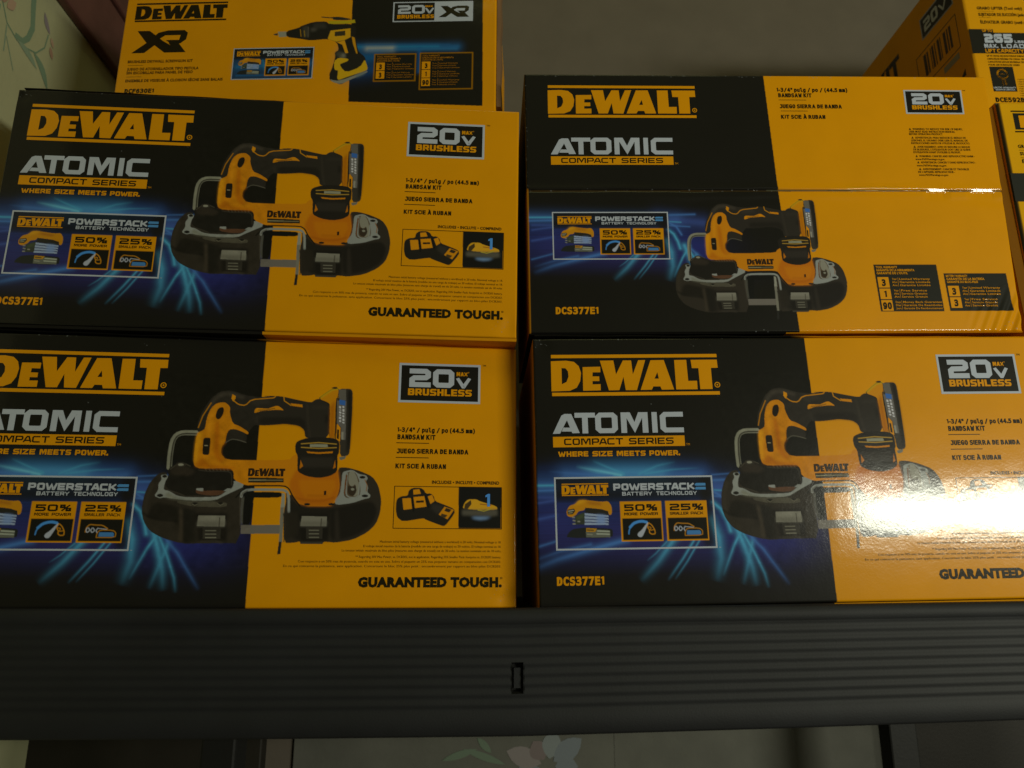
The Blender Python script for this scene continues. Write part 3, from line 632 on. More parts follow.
DRILL = [
('p',[(4379,1257),(4434,1294),(4669,1315),(4671,1354),(4958,1373),(5112,1346),(4796,1272),(4589,1286)],(0.03,0.03,0.028),{}),
('p',[(4569,1382),(5010,1383),(5151,1356),(5174,1438),(5014,1458),(4600,1464)],(0.55,0.42,0.01),{}),
('p',[(3372,1698),(3473,1665),(3479,1731),(3413,1723)],(0.05,0.05,0.05),{}),
('p',[(3471,1635),(3666,1633),(3676,1765),(3508,1770)],(0.35,0.35,0.3),{}),
('p',[(3652,1623),(3931,1540),(3980,1495),(4233,1396),(4518,1387),(4600,1464),(5066,1460),(5201,1553),(5188,1792),(5255,2090),(5285,2179),(5433,2314),(5452,2446),(5488,2651),(5094,2875),(4949,2987),(4793,2927),(4688,2867),(4678,2708),(4722,2592),(4761,2403),(4780,2286),(4761,2183),(4847,2126),(4797,1932),(4585,1838),(4214,1875),(3951,1819),(3676,1774)],(0.02,0.018,0.016),{}),
('p',[(4008,1526),(4135,1484),(4168,1770),(4040,1797)],(0.07,0.065,0.055),{'soft':1}),
('p',[(4192,1560),(4320,1533),(4326,1623),(4211,1651)],(0.1,0.09,0.08),{'soft':1}),
('l',[(3965,1585),(3994,1766)],(0.5,0.25,0.01),{'w':6}),
('p',[(4585,1838),(4637,1630),(5073,1580),(5085,1804),(4961,1876),(4783,1917)],(0.75,0.4,0.01),{}),
('p',[(4729,1662),(4960,1637),(4967,1763),(4736,1776)],(0.05,0.04,0.02),{}),
('p',[(4789,1932),(4961,1882),(5057,2204),(4993,2208),(4916,1994)],(0.8,0.38,0.01),{}),
('p',[(5110,1790),(5176,1821),(5212,2000),(5262,2223),(5237,2237),(5146,1969)],(0.7,0.33,0.01),{}),
('p',[(4857,2288),(4928,2201),(5007,2232),(4988,2349)],(0.25,0.24,0.2),{'soft':1}),
('p',[(4761,2403),(4858,2317),(5078,2351),(5055,2409),(4918,2465),(4911,2552),(5033,2686),(5331,2561),(5422,2358),(5497,2564),(5488,2651),(5089,2788),(4891,2871),(4852,2841),(4854,2667),(4774,2602)],(0.75,0.45,0.01),{}),
('p',[(4686,2838),(4893,2900),(5488,2651),(5503,2695),(5095,2889),(4948,2973),(4768,2926)],(0.3,0.3,0.27),{}),
('p',[(5240,2762),(5438,2665),(5447,2737),(5269,2820)],(0.15,0.22,0.28),{'soft':1}),
('p',[(4868,2478),(5019,2443),(5169,2388),(5381,2299),(5437,2344),(5336,2561),(5033,2691)],(0.022,0.02,0.018),{}),
('p',[(4678,2708),(4722,2598),(4857,2638),(4854,2847),(4791,2880),(4699,2844)],(0.022,0.02,0.018),{}),
('p',[(5008,2247),(5210,2207),(5367,2275),(5245,2369),(5105,2381)],(0.022,0.02,0.018),{}),
('p',[(4848,2140),(4924,2207),(4909,2304),(4818,2287),(4771,2227)],(0.09,0.085,0.07),{'soft':1}),
('p',[(4236,1441),(4494,1423),(4555,1568),(4271,1577)],(0.05,0.045,0.04),{'soft':1}),
('l',[(4053,1617),(4077,1768)],(0.5,0.3,0.01),{'w':5}),
('l',[(4138,1529),(4150,1784)],(0.14,0.12,0.1),{'w':6})]
STREAKS = [
([(-335,2767),(3407,2860)],(0.04,0.17,0.42),0.03548,0.5,0),
([(2967,2799),(4071,2923)],(0.03,0.09,0.3),0.04139,0.5,0),
([(-335,2767),(347,2765)],(0.05,0.34,0.5),0.00532,0.8,0),
([(-337,2865),(345,2852)],(0.04,0.17,0.42),0.00532,0.8,0),
([(3197,2709),(3869,2690)],(0.04,0.17,0.42),0.0071,0.6,0),
([(3182,2884),(3514,2905)],(0.05,0.34,0.5),0.00414,0.6,0),
([(3173,2993),(3726,3028)],(0.04,0.17,0.42),0.00473,0.6,0),
([(3205,2610),(3768,2578)],(0.04,0.17,0.42),0.00414,0.5,0),
([(1151,2601),(2257,2615)],(0.05,0.34,0.5),0.04139,0.75,0),
([(1484,2572),(2093,2580)],(0.05,0.34,0.5),0.01774,0.8,0),
([(545,2582),(2981,2613)],(0.04,0.17,0.42),0.03548,0.5,0),
([(1538,2595),(1072,2501),(716,2431)],(0.12,0.5,0.65),0.00828,0.7,1),
([(1594,2573),(1269,2437),(1025,2324)],(0.05,0.34,0.5),0.00591,0.6,1),
([(1871,2577),(2214,2432),(2553,2364)],(0.05,0.34,0.5),0.00591,0.5,1),
([(1982,2578),(2487,2507),(2992,2480)],(0.05,0.34,0.5),0.00473,0.5,1),
([(1371,2604),(766,2563),(218,2512)],(0.04,0.17,0.42),0.00591,0.6,1),
([(3181,3102),(3320,3228),(3413,3429),(3462,3617)],(0.05,0.34,0.5),0.00946,0.8,0),
([(3197,2912),(3393,3023),(3512,3242)],(0.04,0.17,0.42),0.0071,0.7,0),
([(2606,3550),(2398,3786),(2132,4122),(1787,4468)],(0.05,0.34,0.5),0.01419,0.75,1),
([(2811,3739),(2567,4088),(2271,4461)],(0.05,0.34,0.5),0.00532,0.7,1),
([(2891,3767),(2645,4131),(2395,4448)],(0.05,0.34,0.5),0.00414,0.6,1),
([(2300,3784),(2086,3991),(1916,4118)],(0.05,0.34,0.5),0.00355,0.5,1),
([(3117,3408),(3234,3720),(3257,4089),(3146,4502)],(0.05,0.34,0.5),0.0201,0.8,1),
([(3706,3540),(3512,3856),(3378,4143),(3263,4401)],(0.05,0.34,0.5),0.0065,0.85,1),
([(3569,3538),(3691,3886),(3803,4255),(3852,4592)],(0.05,0.34,0.5),0.01537,0.75,1),
([(3694,3674),(3856,3994),(4011,4362),(4066,4622)],(0.05,0.34,0.5),0.0071,0.8,1),
([(3849,3782),(3742,4149),(3611,4562)],(0.05,0.34,0.5),0.01064,0.55,1),
([(3676,3567),(4025,3944),(4310,4368),(4451,4577)],(0.04,0.17,0.42),0.00828,0.6,1),
([(1586,3746),(930,3904),(333,4066),(-178,4264)],(0.04,0.17,0.42),0.01419,0.8,1),
([(933,3815),(392,3926),(-175,4109)],(0.04,0.17,0.42),0.00828,0.5,1),
([(312,3035),(-179,3109)],(0.03,0.09,0.3),0.0071,0.6,0),
([(-176,2975),(313,2981)],(0.03,0.09,0.3),0.00946,0.5,0),
([(331,3303),(-186,3402)],(0.03,0.09,0.3),0.00828,0.6,0),
([(317,3753),(-197,3901)],(0.04,0.17,0.42),0.00591,0.5,0)]
# ------------------------------------------------------------------ the setting
WALL_Y = 2.3
def quad_wall(name, a, b, ztop, zbot, mat, thick=.05, kind='structure'):
    """upright slab from plan point a to b; its seen face runs through both"""
    a = Vector(a); b = Vector(b); d = (b - a).normalized(); n = Vector((-d.y, d.x)) * thick
    base = [a, b, b + n, a + n]
    vs = [W3(p.x, p.y, z) for z in (zbot, ztop) for p in base]
    fs = [(3, 2, 1, 0), (4, 5, 6, 7)] + [(i, (i + 1) % 4, (i + 1) % 4 + 4, i + 4) for i in range(4)]
    o = mesh_obj(name, vs, fs, mat)
    if kind: o['kind'] = kind
    return o
FLOOR = -EYE / S
quad_wall('wall', (-1.6, WALL_Y), (4.6, WALL_Y), 3.6, FLOOR, M_WALL)
LWA = Vector((-1.091, .301)); LWD = Vector((-.04296, .99908))
def lw(u): return LWA + LWD * u
quad_wall('side_wall', lw(.55), lw(2.05), 3.6, FLOOR, M_PAPER)
fl = mesh_obj('floor', [(-2, -2.2, 0), (2.6, -2.2, 0), (2.6, 1.2, 0), (-2, 1.2, 0)], [(0, 1, 2, 3)], M_FLOOR); fl['kind'] = 'structure'

def flat_art(name, parent, polys, toworld):
    """thin printed shapes on the wallpaper"""
    vs, fs, cs = [], [], []
    for k, (pts, c) in enumerate(polys):
        b0 = len(vs)
        for p in pts: vs.append(toworld(p[0], p[1], .0006 + .0001 * k)); cs.append(c)
        for t in tessellate_polygon([[Vector((p[0], p[1], 0)) for p in pts]]): fs.append(tuple(b0 + i for i in t))
    return mesh_obj(name, vs, fs, M_FLOWER, parent, cs)
M_FLOWER, nt, b = new_mat('printed_wallpaper_flower'); b.inputs['Roughness'].default_value = .75
at = nt.nodes.new('ShaderNodeVertexColor'); at.layer_name = 'Col'; nt.links.new(at.outputs['Color'], b.inputs['Base Color'])
def ribbon(pts, w0, w1=None):
    w1 = w0 if w1 is None else w1; n = len(pts); L, R = [], []
    for i, p in enumerate(pts):
        a = pts[max(0, i - 1)]; c = pts[min(n - 1, i + 1)]; dx, dy = c[0] - a[0], c[1] - a[1]; m = math.hypot(dx, dy)
        t = i / (n - 1); w = (w0 + (w1 - w0) * t) * .5; L.append((p[0] - dy / m * w, p[1] + dx / m * w)); R.append((p[0] + dy / m * w, p[1] - dx / m * w))
    return L + R[::-1]
def leaf(a, b, w, bend=0.0):
    dx, dy = b[0] - a[0], b[1] - a[1]; L = math.hypot(dx, dy); out = []
    for s in (1, -1):
        for i in range(7):
            t = i / 6 if s > 0 else 1 - i / 6
            h = w * math.sin(math.pi * t) ** .8 * s * .5 + bend * math.sin(math.pi * t)
            out.append((a[0] + dx * t - dy / L * h, a[1] + dy * t + dx / L * h))
    return out
GR = (.20, .30, .20); GR2 = (.27, .36, .25); RO = (.42, .26, .18); RO2 = (.50, .34, .24); PU = (.28, .24, .26)
def motif(du, dv):
    P = [(ribbon([(1.191, .03), (1.200, .085), (1.209, .13), (1.20, .165), (1.185, .185), (1.157, .190)], .020, .012), GR),
         (ribbon([(1.10, .150), (1.125, .185), (1.165, .198), (1.20, .192), (1.235, .178), (1.262, .142), (1.268, .10)], .004), GR),
         (ribbon([(1.125, .19), (1.128, .225), (1.13, .254)], .004), GR2), (ribbon([(1.13, .215), (1.15, .245), (1.170, .275)], .003), GR2),
         (leaf((1.165, .197), (1.248, .214), .018, -.006), GR2), (leaf((1.225, .182), (1.298, .236), .022, -.01), GR),
         (leaf((1.240, .058), (1.273, .096), .017, .004), PU), (leaf((1.10, .15), (1.08, .12), .03), RO), (leaf((1.115, .152), (1.140, .118), .022), RO2), (leaf((1.10, .152), (1.112, .10), .02), RO),
         (leaf((1.278, .100), (1.293, .120), .012), RO2), (leaf((1.280, .125), (1.296, .150), .014), RO), (leaf((1.095, .16), (1.08, .20), .012), GR2)]
    return [([(u + du, v + dv) for u, v in p], c) for p, c in P]
sw = bpy.data.objects['side_wall']
polys = []
for du, dv in ((0, 0), (-.30, .33), (.20, .42), (-.05, .78), (.30, .90), (-.32, .95)): polys += motif(du, dv)
def lw_world(u, v, off):
    p = lw(u); n = Vector((LWD.y, -LWD.x)); return W3(p.x + n.x * off, p.y + n.y * off, 1.38 - v)
flat_art('wallpaper_flowers', sw, polys, lw_world)
# wallpapered panel low on the back wall, seen under the shelf
pan = quad_wall('papered_wall', (-.62, WALL_Y - .012), (.2885, WALL_Y - .012), -.30, -1.7, M_PAPER_SHADE, .011)
quad_wall('papered_wall', (.290, WALL_Y - .008), (1.35, WALL_Y - .008), -.30, -1.7, M_PAPER_SHADE, .007)
fl_ = []
cx, cz = .10, .545
random.seed(4)
for k in range(9):
    a = k * .7; r = .035 + .02 * (k % 3)
    fl_.append((leaf((cx + .02 * math.cos(a), cz + .02 * math.sin(a)), (cx + (r + .05) * math.cos(a), cz + (r + .04) * math.sin(a)), .055), [(.20, .23, .26), (.27, .24, .24), (.21, .17, .17), (.24, .27, .28)][k % 4]))
for a, b_ in (((-.02, .54), (-.14, .50)), ((-.06, .51), (-.10, .47)), ((-.1, .50), (-.2, .53)), ((.18, .60), (.24, .68)), ((.0, .60), (-.06, .70))): fl_.append((leaf(a, b_, .02), (.16, .22, .16)))
flat_art('wallpaper_flowers', pan, fl_, lambda u, v, off: W3(u, WALL_Y - .012 - off, -v))
# maroon boards along the top of the side wall
t = bpy.data.objects.new('wooden_cornice', None); col.objects.link(t); t.location = W3(*lw(1.2), 1.38)
t['label'] = 'dark maroon wooden cornice running back along the top of the floral wall'; t['category'] = 'cornice'
bpy.context.view_layer.update()
def board(name, u0, u1, z0, z1, out, parent):
    n = Vector((LWD.y, -LWD.x)); a = lw(u0); b_ = lw(u1)
    ring = [a, a + n * out, b_ + n * out, b_]
    vs = [W3(p.x, p.y, z) - t.location for z in (z0, z1) for p in ring]
    o = mesh_obj(name, vs, [(0, 1, 2, 3), (7, 6, 5, 4)] + [(i, i + 4, (i + 1) % 4 + 4, (i + 1) % 4) for i in range(4)], M_MAROON, parent)
    bv = o.modifiers.new('b', 'BEVEL'); bv.width = .003; bv.segments = 2
board('board', .55, 2.04, 1.385, 1.55, .028, t); board('board', .55, 2.04, 1.556, 1.80, .036, t)

# ------------------------------------------------------------------ shelf
def empty(name, loc, M3=None, label=None, cat=None, group=None):
    o = bpy.data.objects.new(name, None); col.objects.link(o); o.empty_display_size = .02
    m = (M3 or Matrix.Identity(3)).to_4x4(); m.translation = loc; o.matrix_world = m
    if label: o['label'] = label
    if cat: o['category'] = cat
    if group: o['group'] = group
    return o
def top_z(x):    # the front edge sags left of the middle and rises to the right (carton widths)
    return float(np.interp(x, (-1.9, -.83, -.41, .0, .05, .44, .85, 1.6), (-.0640, -.0644, -.0653, -.0654, -.0641, -.0608, -.0558, -.046)))
def bot_z(x):
    return float(np.interp(x, (-1.9, -.80, -.40, .01, .43, .82, 1.6), (-.2620, -.2631, -.2638, -.2616, -.2521, -.2414, -.222)))
SH0 = W3(-.1, 1.30, -.2)
shelf = empty('plastic_shelf', SH0, None, 'black plastic shelf with a ribbed front edge under the bandsaw cartons', 'shelf')
prof = [(.0, .0), (.012, -.06)]          # (fraction down, depth offset) outer profile, ribs between .13 and .82
P_ = [(0.0, .012), (.008, .004), (.02, .0), (.115, -.002)]
nr = 9; a0, a1 = .125, .825
for k in range(nr * 8):
    c = a0 + (a1 - a0) * k / (nr * 8); P_.append((c, .0007 - .0007 * math.cos(2 * math.pi * k / 8)))
P_ += [(.84, -.001), (.97, -.001), (.99, .002), (1.0, .012), (1.0, .055)]
xs = sorted(set(list(np.linspace(-1.9, 1.75, 60)) + [-.0015, .0195]))
vs, fs = [], []
def shelf_y(x): return 1.27 + .02 * x
for x in xs:
    for f_, d in P_:
        vs.append(W3(x, shelf_y(x) + d, top_z(x) + (bot_z(x) - top_z(x)) * f_) - SH0)
n = len(P_); ix = xs.index(-.0015)
for i in range(len(xs) - 1):
    for j in range(n - 1):
        if i == ix and .42 <= P_[j][0] < .66: continue
        fs.append((i * n + j, i * n + j + 1, (i + 1) * n + j + 1, (i + 1) * n + j))
fe = mesh_obj('front_edge', vs, fs, M_PLASTIC, shelf, smooth=True)
# the slot pressed through the edge
js = [j for j in range(n - 1) if .42 <= P_[j][0] < .66]; fa = P_[js[0]][0]; fb = P_[js[-1] + 1][0]
x0, x1 = -.0015, .0195
def sp(x, f_, d): return W3(x, shelf_y(x) + d, top_z(x) + (bot_z(x) - top_z(x)) * f_) - SH0
vs = [sp(x0, fa, 0), sp(x1, fa, 0), sp(x1, fb, 0), sp(x0, fb, 0), sp(x0 + .002, fa + .02, .016), sp(x1 - .002, fa + .02, .016), sp(x1 - .002, fb - .02, .016), sp(x0 + .002, fb - .02, .016)]
sl = mesh_obj('slot', vs, [(0, 1, 5, 4), (1, 2, 6, 5), (2, 3, 7, 6), (3, 0, 4, 7), (4, 5, 6, 7)], M_PLASTIC_D, shelf)
vs = [sp(x0 + .004, fa + .045, .006), sp(x1 - .006, fa + .045, .006), sp(x1 - .006, fb - .04, .006), sp(x0 + .004, fb - .04, .006), sp(x0 + .004, fa + .045, .014), sp(x1 - .006, fa + .045, .014), sp(x1 - .006, fb - .04, .014), sp(x0 + .004, fb - .04, .014)]
o = mesh_obj('tongue', vs, [(0, 3, 2, 1), (0, 1, 5, 4), (1, 2, 6, 5), (2, 3, 7, 6), (3, 0, 4, 7)], M_PLASTIC, sl)
vs, fs = [], []
for x in xs:
    for dy, dz in ((.014, -.0105), (.78, -.0105), (.78, -.03), (.014, -.03)): vs.append(W3(x, shelf_y(x) + dy, top_z(x) + dz) - SH0)
for i in range(len(xs) - 1):
    for j in range(4): fs.append((i * 4 + j, i * 4 + (j + 1) % 4, (i + 1) * 4 + (j + 1) % 4, (i + 1) * 4 + j))
fs += [(0, 3, 2, 1), tuple(4 * (len(xs) - 1) + k for k in (0, 1, 2, 3))]
mesh_obj('deck', vs, fs, M_PLASTIC, shelf)
def boxmesh(name, x0, x1, y0, y1, z0, z1, mat, parent, org, bev=.002):
    vs = [W3(x, y, z) - org for z in (z0, z1) for x, y in ((x0, y0), (x1, y0), (x1, y1), (x0, y1))]
    o = mesh_obj(name, vs, [(3, 2, 1, 0), (4, 5, 6, 7), (0, 1, 5, 4), (1, 2, 6, 5), (2, 3, 7, 6), (3, 0, 4, 7)], mat, parent)
    if bev: bv = o.modifiers.new('b', 'BEVEL'); bv.width = bev; bv.segments = 2
    return o
for x0, x1, y0 in ((-.527, -.467, 1.36), (.93, 1.0, 1.98), (-.765, -.685, 1.98), (1.55, 1.61, 1.36)):
    boxmesh('leg', x0, x1, y0, y0 + .06, FLOOR, -.09, M_PLASTIC_D, shelf, SH0)
# dark brown board standing under the shelf at the right, another covering the pale wall at the left
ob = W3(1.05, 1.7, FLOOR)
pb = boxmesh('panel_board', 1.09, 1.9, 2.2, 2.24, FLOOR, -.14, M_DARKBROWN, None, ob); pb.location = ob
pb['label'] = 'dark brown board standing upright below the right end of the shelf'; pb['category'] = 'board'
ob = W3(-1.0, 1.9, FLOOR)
pb = boxmesh('left_board', -2.4, -.60, 1.93, 1.97, FLOOR, -.36, M_DARKBROWN, None, ob); pb.location = ob
pb['label'] = 'dark board below the left end of the shelf'; pb['category'] = 'board'

# ------------------------------------------------------------------ cartons
def frame_from(P, u, v):
    u = Vector(u).normalized(); v = Vector(v); v = (v - u * v.dot(u)).normalized(); n = u.cross(v)   # n points into the carton
    return u, v, n
def carton_body(name, w, h, d, split, cl, cr, side, parent, face, extra=.006, r=.006, edge=.0035, left=None):
    """the card box behind the printed front: top, bottom and back in the two front colours, ends in one"""
    xs = [0, split, w] if 0 < split < w else [0, w]
    vs, fs, cs = [], [], []
    def add(quad, c):
        b0 = len(vs)
        for p in quad: vs.append(((p[0] - w / 2) * S, p[1] * S, p[2] * S)); cs.append(c)
        fs.append((b0, b0 + 1, b0 + 2, b0 + 3))
    z0, z1 = -extra, h; y0, y1 = edge * 1.0, d
    for k in range(len(xs) - 1):
        a, b_ = xs[k], xs[k + 1]; c = cl if (k == 0 and len(xs) == 3) else cr
        add([(a, y0, z1), (b_, y0, z1), (b_, y1, z1), (a, y1, z1)], c)
        add([(a, y1, z0), (b_, y1, z0), (b_, y0, z0), (a, y0, z0)], c)
        add([(b_, y1, z0), (a, y1, z0), (a, y1, z1), (b_, y1, z1)], c)
        add([(a, y0, z0), (b_, y0, z0), (b_, y0 - edge * .72, z0 + extra * .8 if extra else z0 + .001), (a, y0 - edge * .72, z0 + extra * .8 if extra else z0 + .001)], c)
    zm = h - left[0] if left else z0
    if left: add([(0, y0, zm), (0, y0, z1), (0, y1, z1), (0, y1, zm)], left[1]); add([(0, y0, z0), (0, y0, zm), (0, y1, zm), (0, y1, z0)], left[2])
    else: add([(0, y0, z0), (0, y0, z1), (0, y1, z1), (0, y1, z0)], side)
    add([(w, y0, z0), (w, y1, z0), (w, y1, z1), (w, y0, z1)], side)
    return mesh_obj(name, vs, fs, CARD, parent, cs)
def flap(parent, w, h, d, hl, hr, split, cl, cr, tilt=0.02):
    """lid sheet, sprung up a little along the front edge"""
    vs, fs, cs = [], [], []
    N = 24
    for i in range(N + 1):
        x = w * (.004 + .992 * i / N); z = hl + (hr - hl) * (i / N) + .0006 * math.sin(i * 1.7)
        c = cl if x < split else cr
        for y, zz in ((.010, z), (.0115, z + .0012), (d * .6, .0015), (d * .6, .0003), (.0125, z - .001)):
            vs.append(((x - w / 2) * S, y * S, (h + max(zz, .0004)) * S)); cs.append(c)
    for i in range(N):
        for j in range(5): a = i * 5 + j; b_ = i * 5 + (j + 1) % 5; fs.append((a, b_, b_ + 5, a + 5))
    return mesh_obj('top_flap', vs, fs, CARD, parent, cs)

DIV0, DIV1 = .5214, .5255           # where black meets yellow, top and bottom of the front
def blue_field(cv, xf, kx, ky, clip, burst=True):
    """light trails printed on the black half"""
    base = cv.a.copy()
    X0, Y0 = xf(.26, .34); U, V = cv.U, cv.V
    u = (U - xf(0, 0)[0]) / kx; v = (V - xf(0, 0)[1]) / ky
    lo = .232 + .07 * np.clip((u - .31) / .08, 0, 1)
    band = np.clip((v - lo) / .05, 0, 1) * np.clip((.435 - v) / .10, 0, 1)
    rng = np.random.RandomState(3); rows = rng.rand(900)
    rows = np.convolve(rows, np.ones(3) / 3, 'same')[np.clip(((v + .03 * (u - .25) * (v - .3)) * 1600).astype(int), 0, 899)]
    amp = np.clip(band * (.50 + .7 * rows), 0, 1) * (1 if burst else np.clip((v - .27) / .04, 0, 1)) * np.clip((.53 - u) / .12, 0, 1)
    a = amp[..., None]; cv.a = cv.a * (1 - a) + np.array((.017, .034, .16)) * a
    for cu, cw, cvv, ch, c, k in ((.20, .17, .37, .04, (.075, .055, .36), .7), (.42, .10, .37, .05, (.04, .045, .42), .7), (.03, .06, .34, .05, (.06, .06, .36), .6), (.17, .12, .255, .022, (.02, .14, .70), .6)):
        if not burst and cvv < .3: continue
        g = .5 * np.exp(-((u - cu) / cw) ** 2 - ((v - cvv) / ch) ** 2)[..., None] * k; cv.a = cv.a * (1 - g) + np.array(c) * g
    for pts, c, w, al, fade in STREAKS:
        if not burst and max(p[1] for p in pts) < 2680: continue
        w *= 1.05; al = min(1, al * 1.3)
        c = (c[0] * 1.4 + .02, c[1] * 1.3, min(1, c[2] * 1.6))
        cv.line([xf(x / 1e4, y / 1e4) for x, y in pts], c, w * kx, alpha=al * .85, fade=bool(fade), gauss=True)
    m = clip(U, V)[..., None]; cv.a = cv.a * m + base * (1 - m)
def mottle(cv, xf, u0, v0, u1, v1, amt=.16):
    """grain of the printed photograph"""
    a = xf(u0, v0); b_ = xf(u1, v1); r = cv.res
    j0, j1, i0, i1 = int(a[1] / r), int(b_[1] / r), int(a[0] / r), int(b_[0] / r)
    n = np.random.RandomState(9).rand(j1 - j0, i1 - i0); n = (blur(n, 2) - .5) * 5 + (blur(n, 6) - .5) * 14
    cv.a[j0:j1, i0:i1] *= (1 + amt * np.clip(n, -1.5, 1.5))[..., None]
def rect_on(cv, xf, u0, v0, u1, v1, c, alpha=1.0, soft=0):
    cv.poly([xf(u0, v0), xf(u1, v0), xf(u1, v1), xf(u0, v1)], c, soft, alpha)
def badge_ground(cv, xf, dark=True):
    """inside of the battery badge: trails dimmed, top black"""
    for k in range(6): rect_on(cv, xf, .0345, .2648, .3177, .2960 + k * .0025, BLK, .35)
    rect_on(cv, xf, .296, .2648, .3177, .3885, BLK, .8, .004)
    for u0, u1 in ((.149, .2241), (.2310, .3066)):
        rect_on(cv, xf, u0, .307, u1, .3774, YEL); rect_on(cv, xf, u0 + .0030, .3370, u1 - .0022, .3748, BLK)
def badge_ink(face, xf, parent, small=False):
    i = Ink(face, xf); i.frame(.0318, .2620, .3203, .3912, .0030, SIL)
    i.rect(.3225, .3895, .3265, .3903, SIL)
    o = i.build('border', parent); base = o
    i = Ink(face, xf); i.logo(.0452, .2738, .1295, .2958, YEL, rmark=False); i.build('brand_lettering', base)
    i = Ink(face, xf)
    i.tech('POWERSTACK', .1385, .2748, .2862, .2872, .0038, SIL, gap=.13, wy=.0034)
    i.tech('BATTERY', .1540, .2898, .2085, .2966, .0015, SIL, gap=.18); i.tech('TECHNOLOGY', .2160, .2898, .2900, .2966, .0015, SIL, gap=.18)
    BLU = (.09, .31, .72)
    for v in (.2756, .2826): i.add([[(.2870, v + .0025), (.2900, v), (.3070, v), (.3070, v + .0048), (.2885, v + .0048)]], BLU)
    i.build('lettering', base)
    i = Ink(face, xf)
    i.tech('50%', .1568, .3122, .2165, .3240, .0036, INKK, gap=.18, wy=.0028)
    i.tech('MORE', .1560, .3268, .1800, .3318, .0011, INKK); i.tech('POWER', .1850, .3268, .2169, .3318, .0011, INKK)
    i.tech('25%', .2392, .3122, .3001, .3240, .0036, INKK, gap=.18, wy=.0028)
    i.tech('SMALLER', .2386, .3268, .2720, .3318, .0010, INKK); i.tech('PACK', .2765, .3268, .2992, .3318, .0010, INKK)
    i.build('claim_lettering', base)
    return o
def twenty(face, parent, u0, v0, u1, v1, skew=0.0, extra=0.0):
    """grey-edged plate with 20V MAX BRUSHLESS"""
    fx = lambda a, b_: (u0 + (a - .774) / (.930 - .774) * (u1 - u0), v0 + (b_ - .0356) / (.1134 - .0356) * (v1 - v0))
    i = Ink(face, fx); i.rect(.774, .0356, .930, .1134, BLK, 0); i.frame(.774, .0356, .930, .1134, .0043, SIL, 1)
    o = i.build('voltage_plate', parent)
    i = Ink(face, fx)
    i.tech('20', .7938, .0462, .8795, .0828, .0105, SIL, gap=.10, wy=.0098)
    i.tech('V', .8838, .0620, .9110, .0832, .0072, SIL, wy=.006); i.tech('MAX', .8838, .0510, .9050, .0590, .0021, YEL, gap=.2, wy=.0018)
    i.font('*', .9055, .0560, .9085, .0500, YEL, .02)
    i.tech('BRUSHLESS', .7920, .0858, .9135, .0990, .0043, YEL, gap=.13, wy=.0030)
    i.font('TM', .9335, .0385, .9405, .0345, INKK, .0)
    i.build('lettering', o)
    return o
F_MAX = ['Maximum initial battery voltage (measured without a workload) is 20 volts. Nominal voltage is 18.',
         'El voltaje inicial maximo de la bateria (medido sin una carga de trabajo) es 20 voltios. El voltaje nominal es 18.',
         'La tension initiale maximale du bloc-piles (mesuree sans charge de travail) est de 20 volts. La tension nominale est de 18 volts.',
         '** Regarding 20V Max Power, vs. DCB203, not in application. Regarding 25% Smaller Pack: footprint vs. DCB203 battery.',
         'Con respecto a un 50% mas de potencia, cuando no esta en uso. Sobre el paquete un 25% mas pequeno: tamano en comparacion con DCB203.',
         'En ce qui concerne la puissance, sans application. Concernant le bloc 25% plus petit : encombrement par rapport au bloc-piles DCB203.']
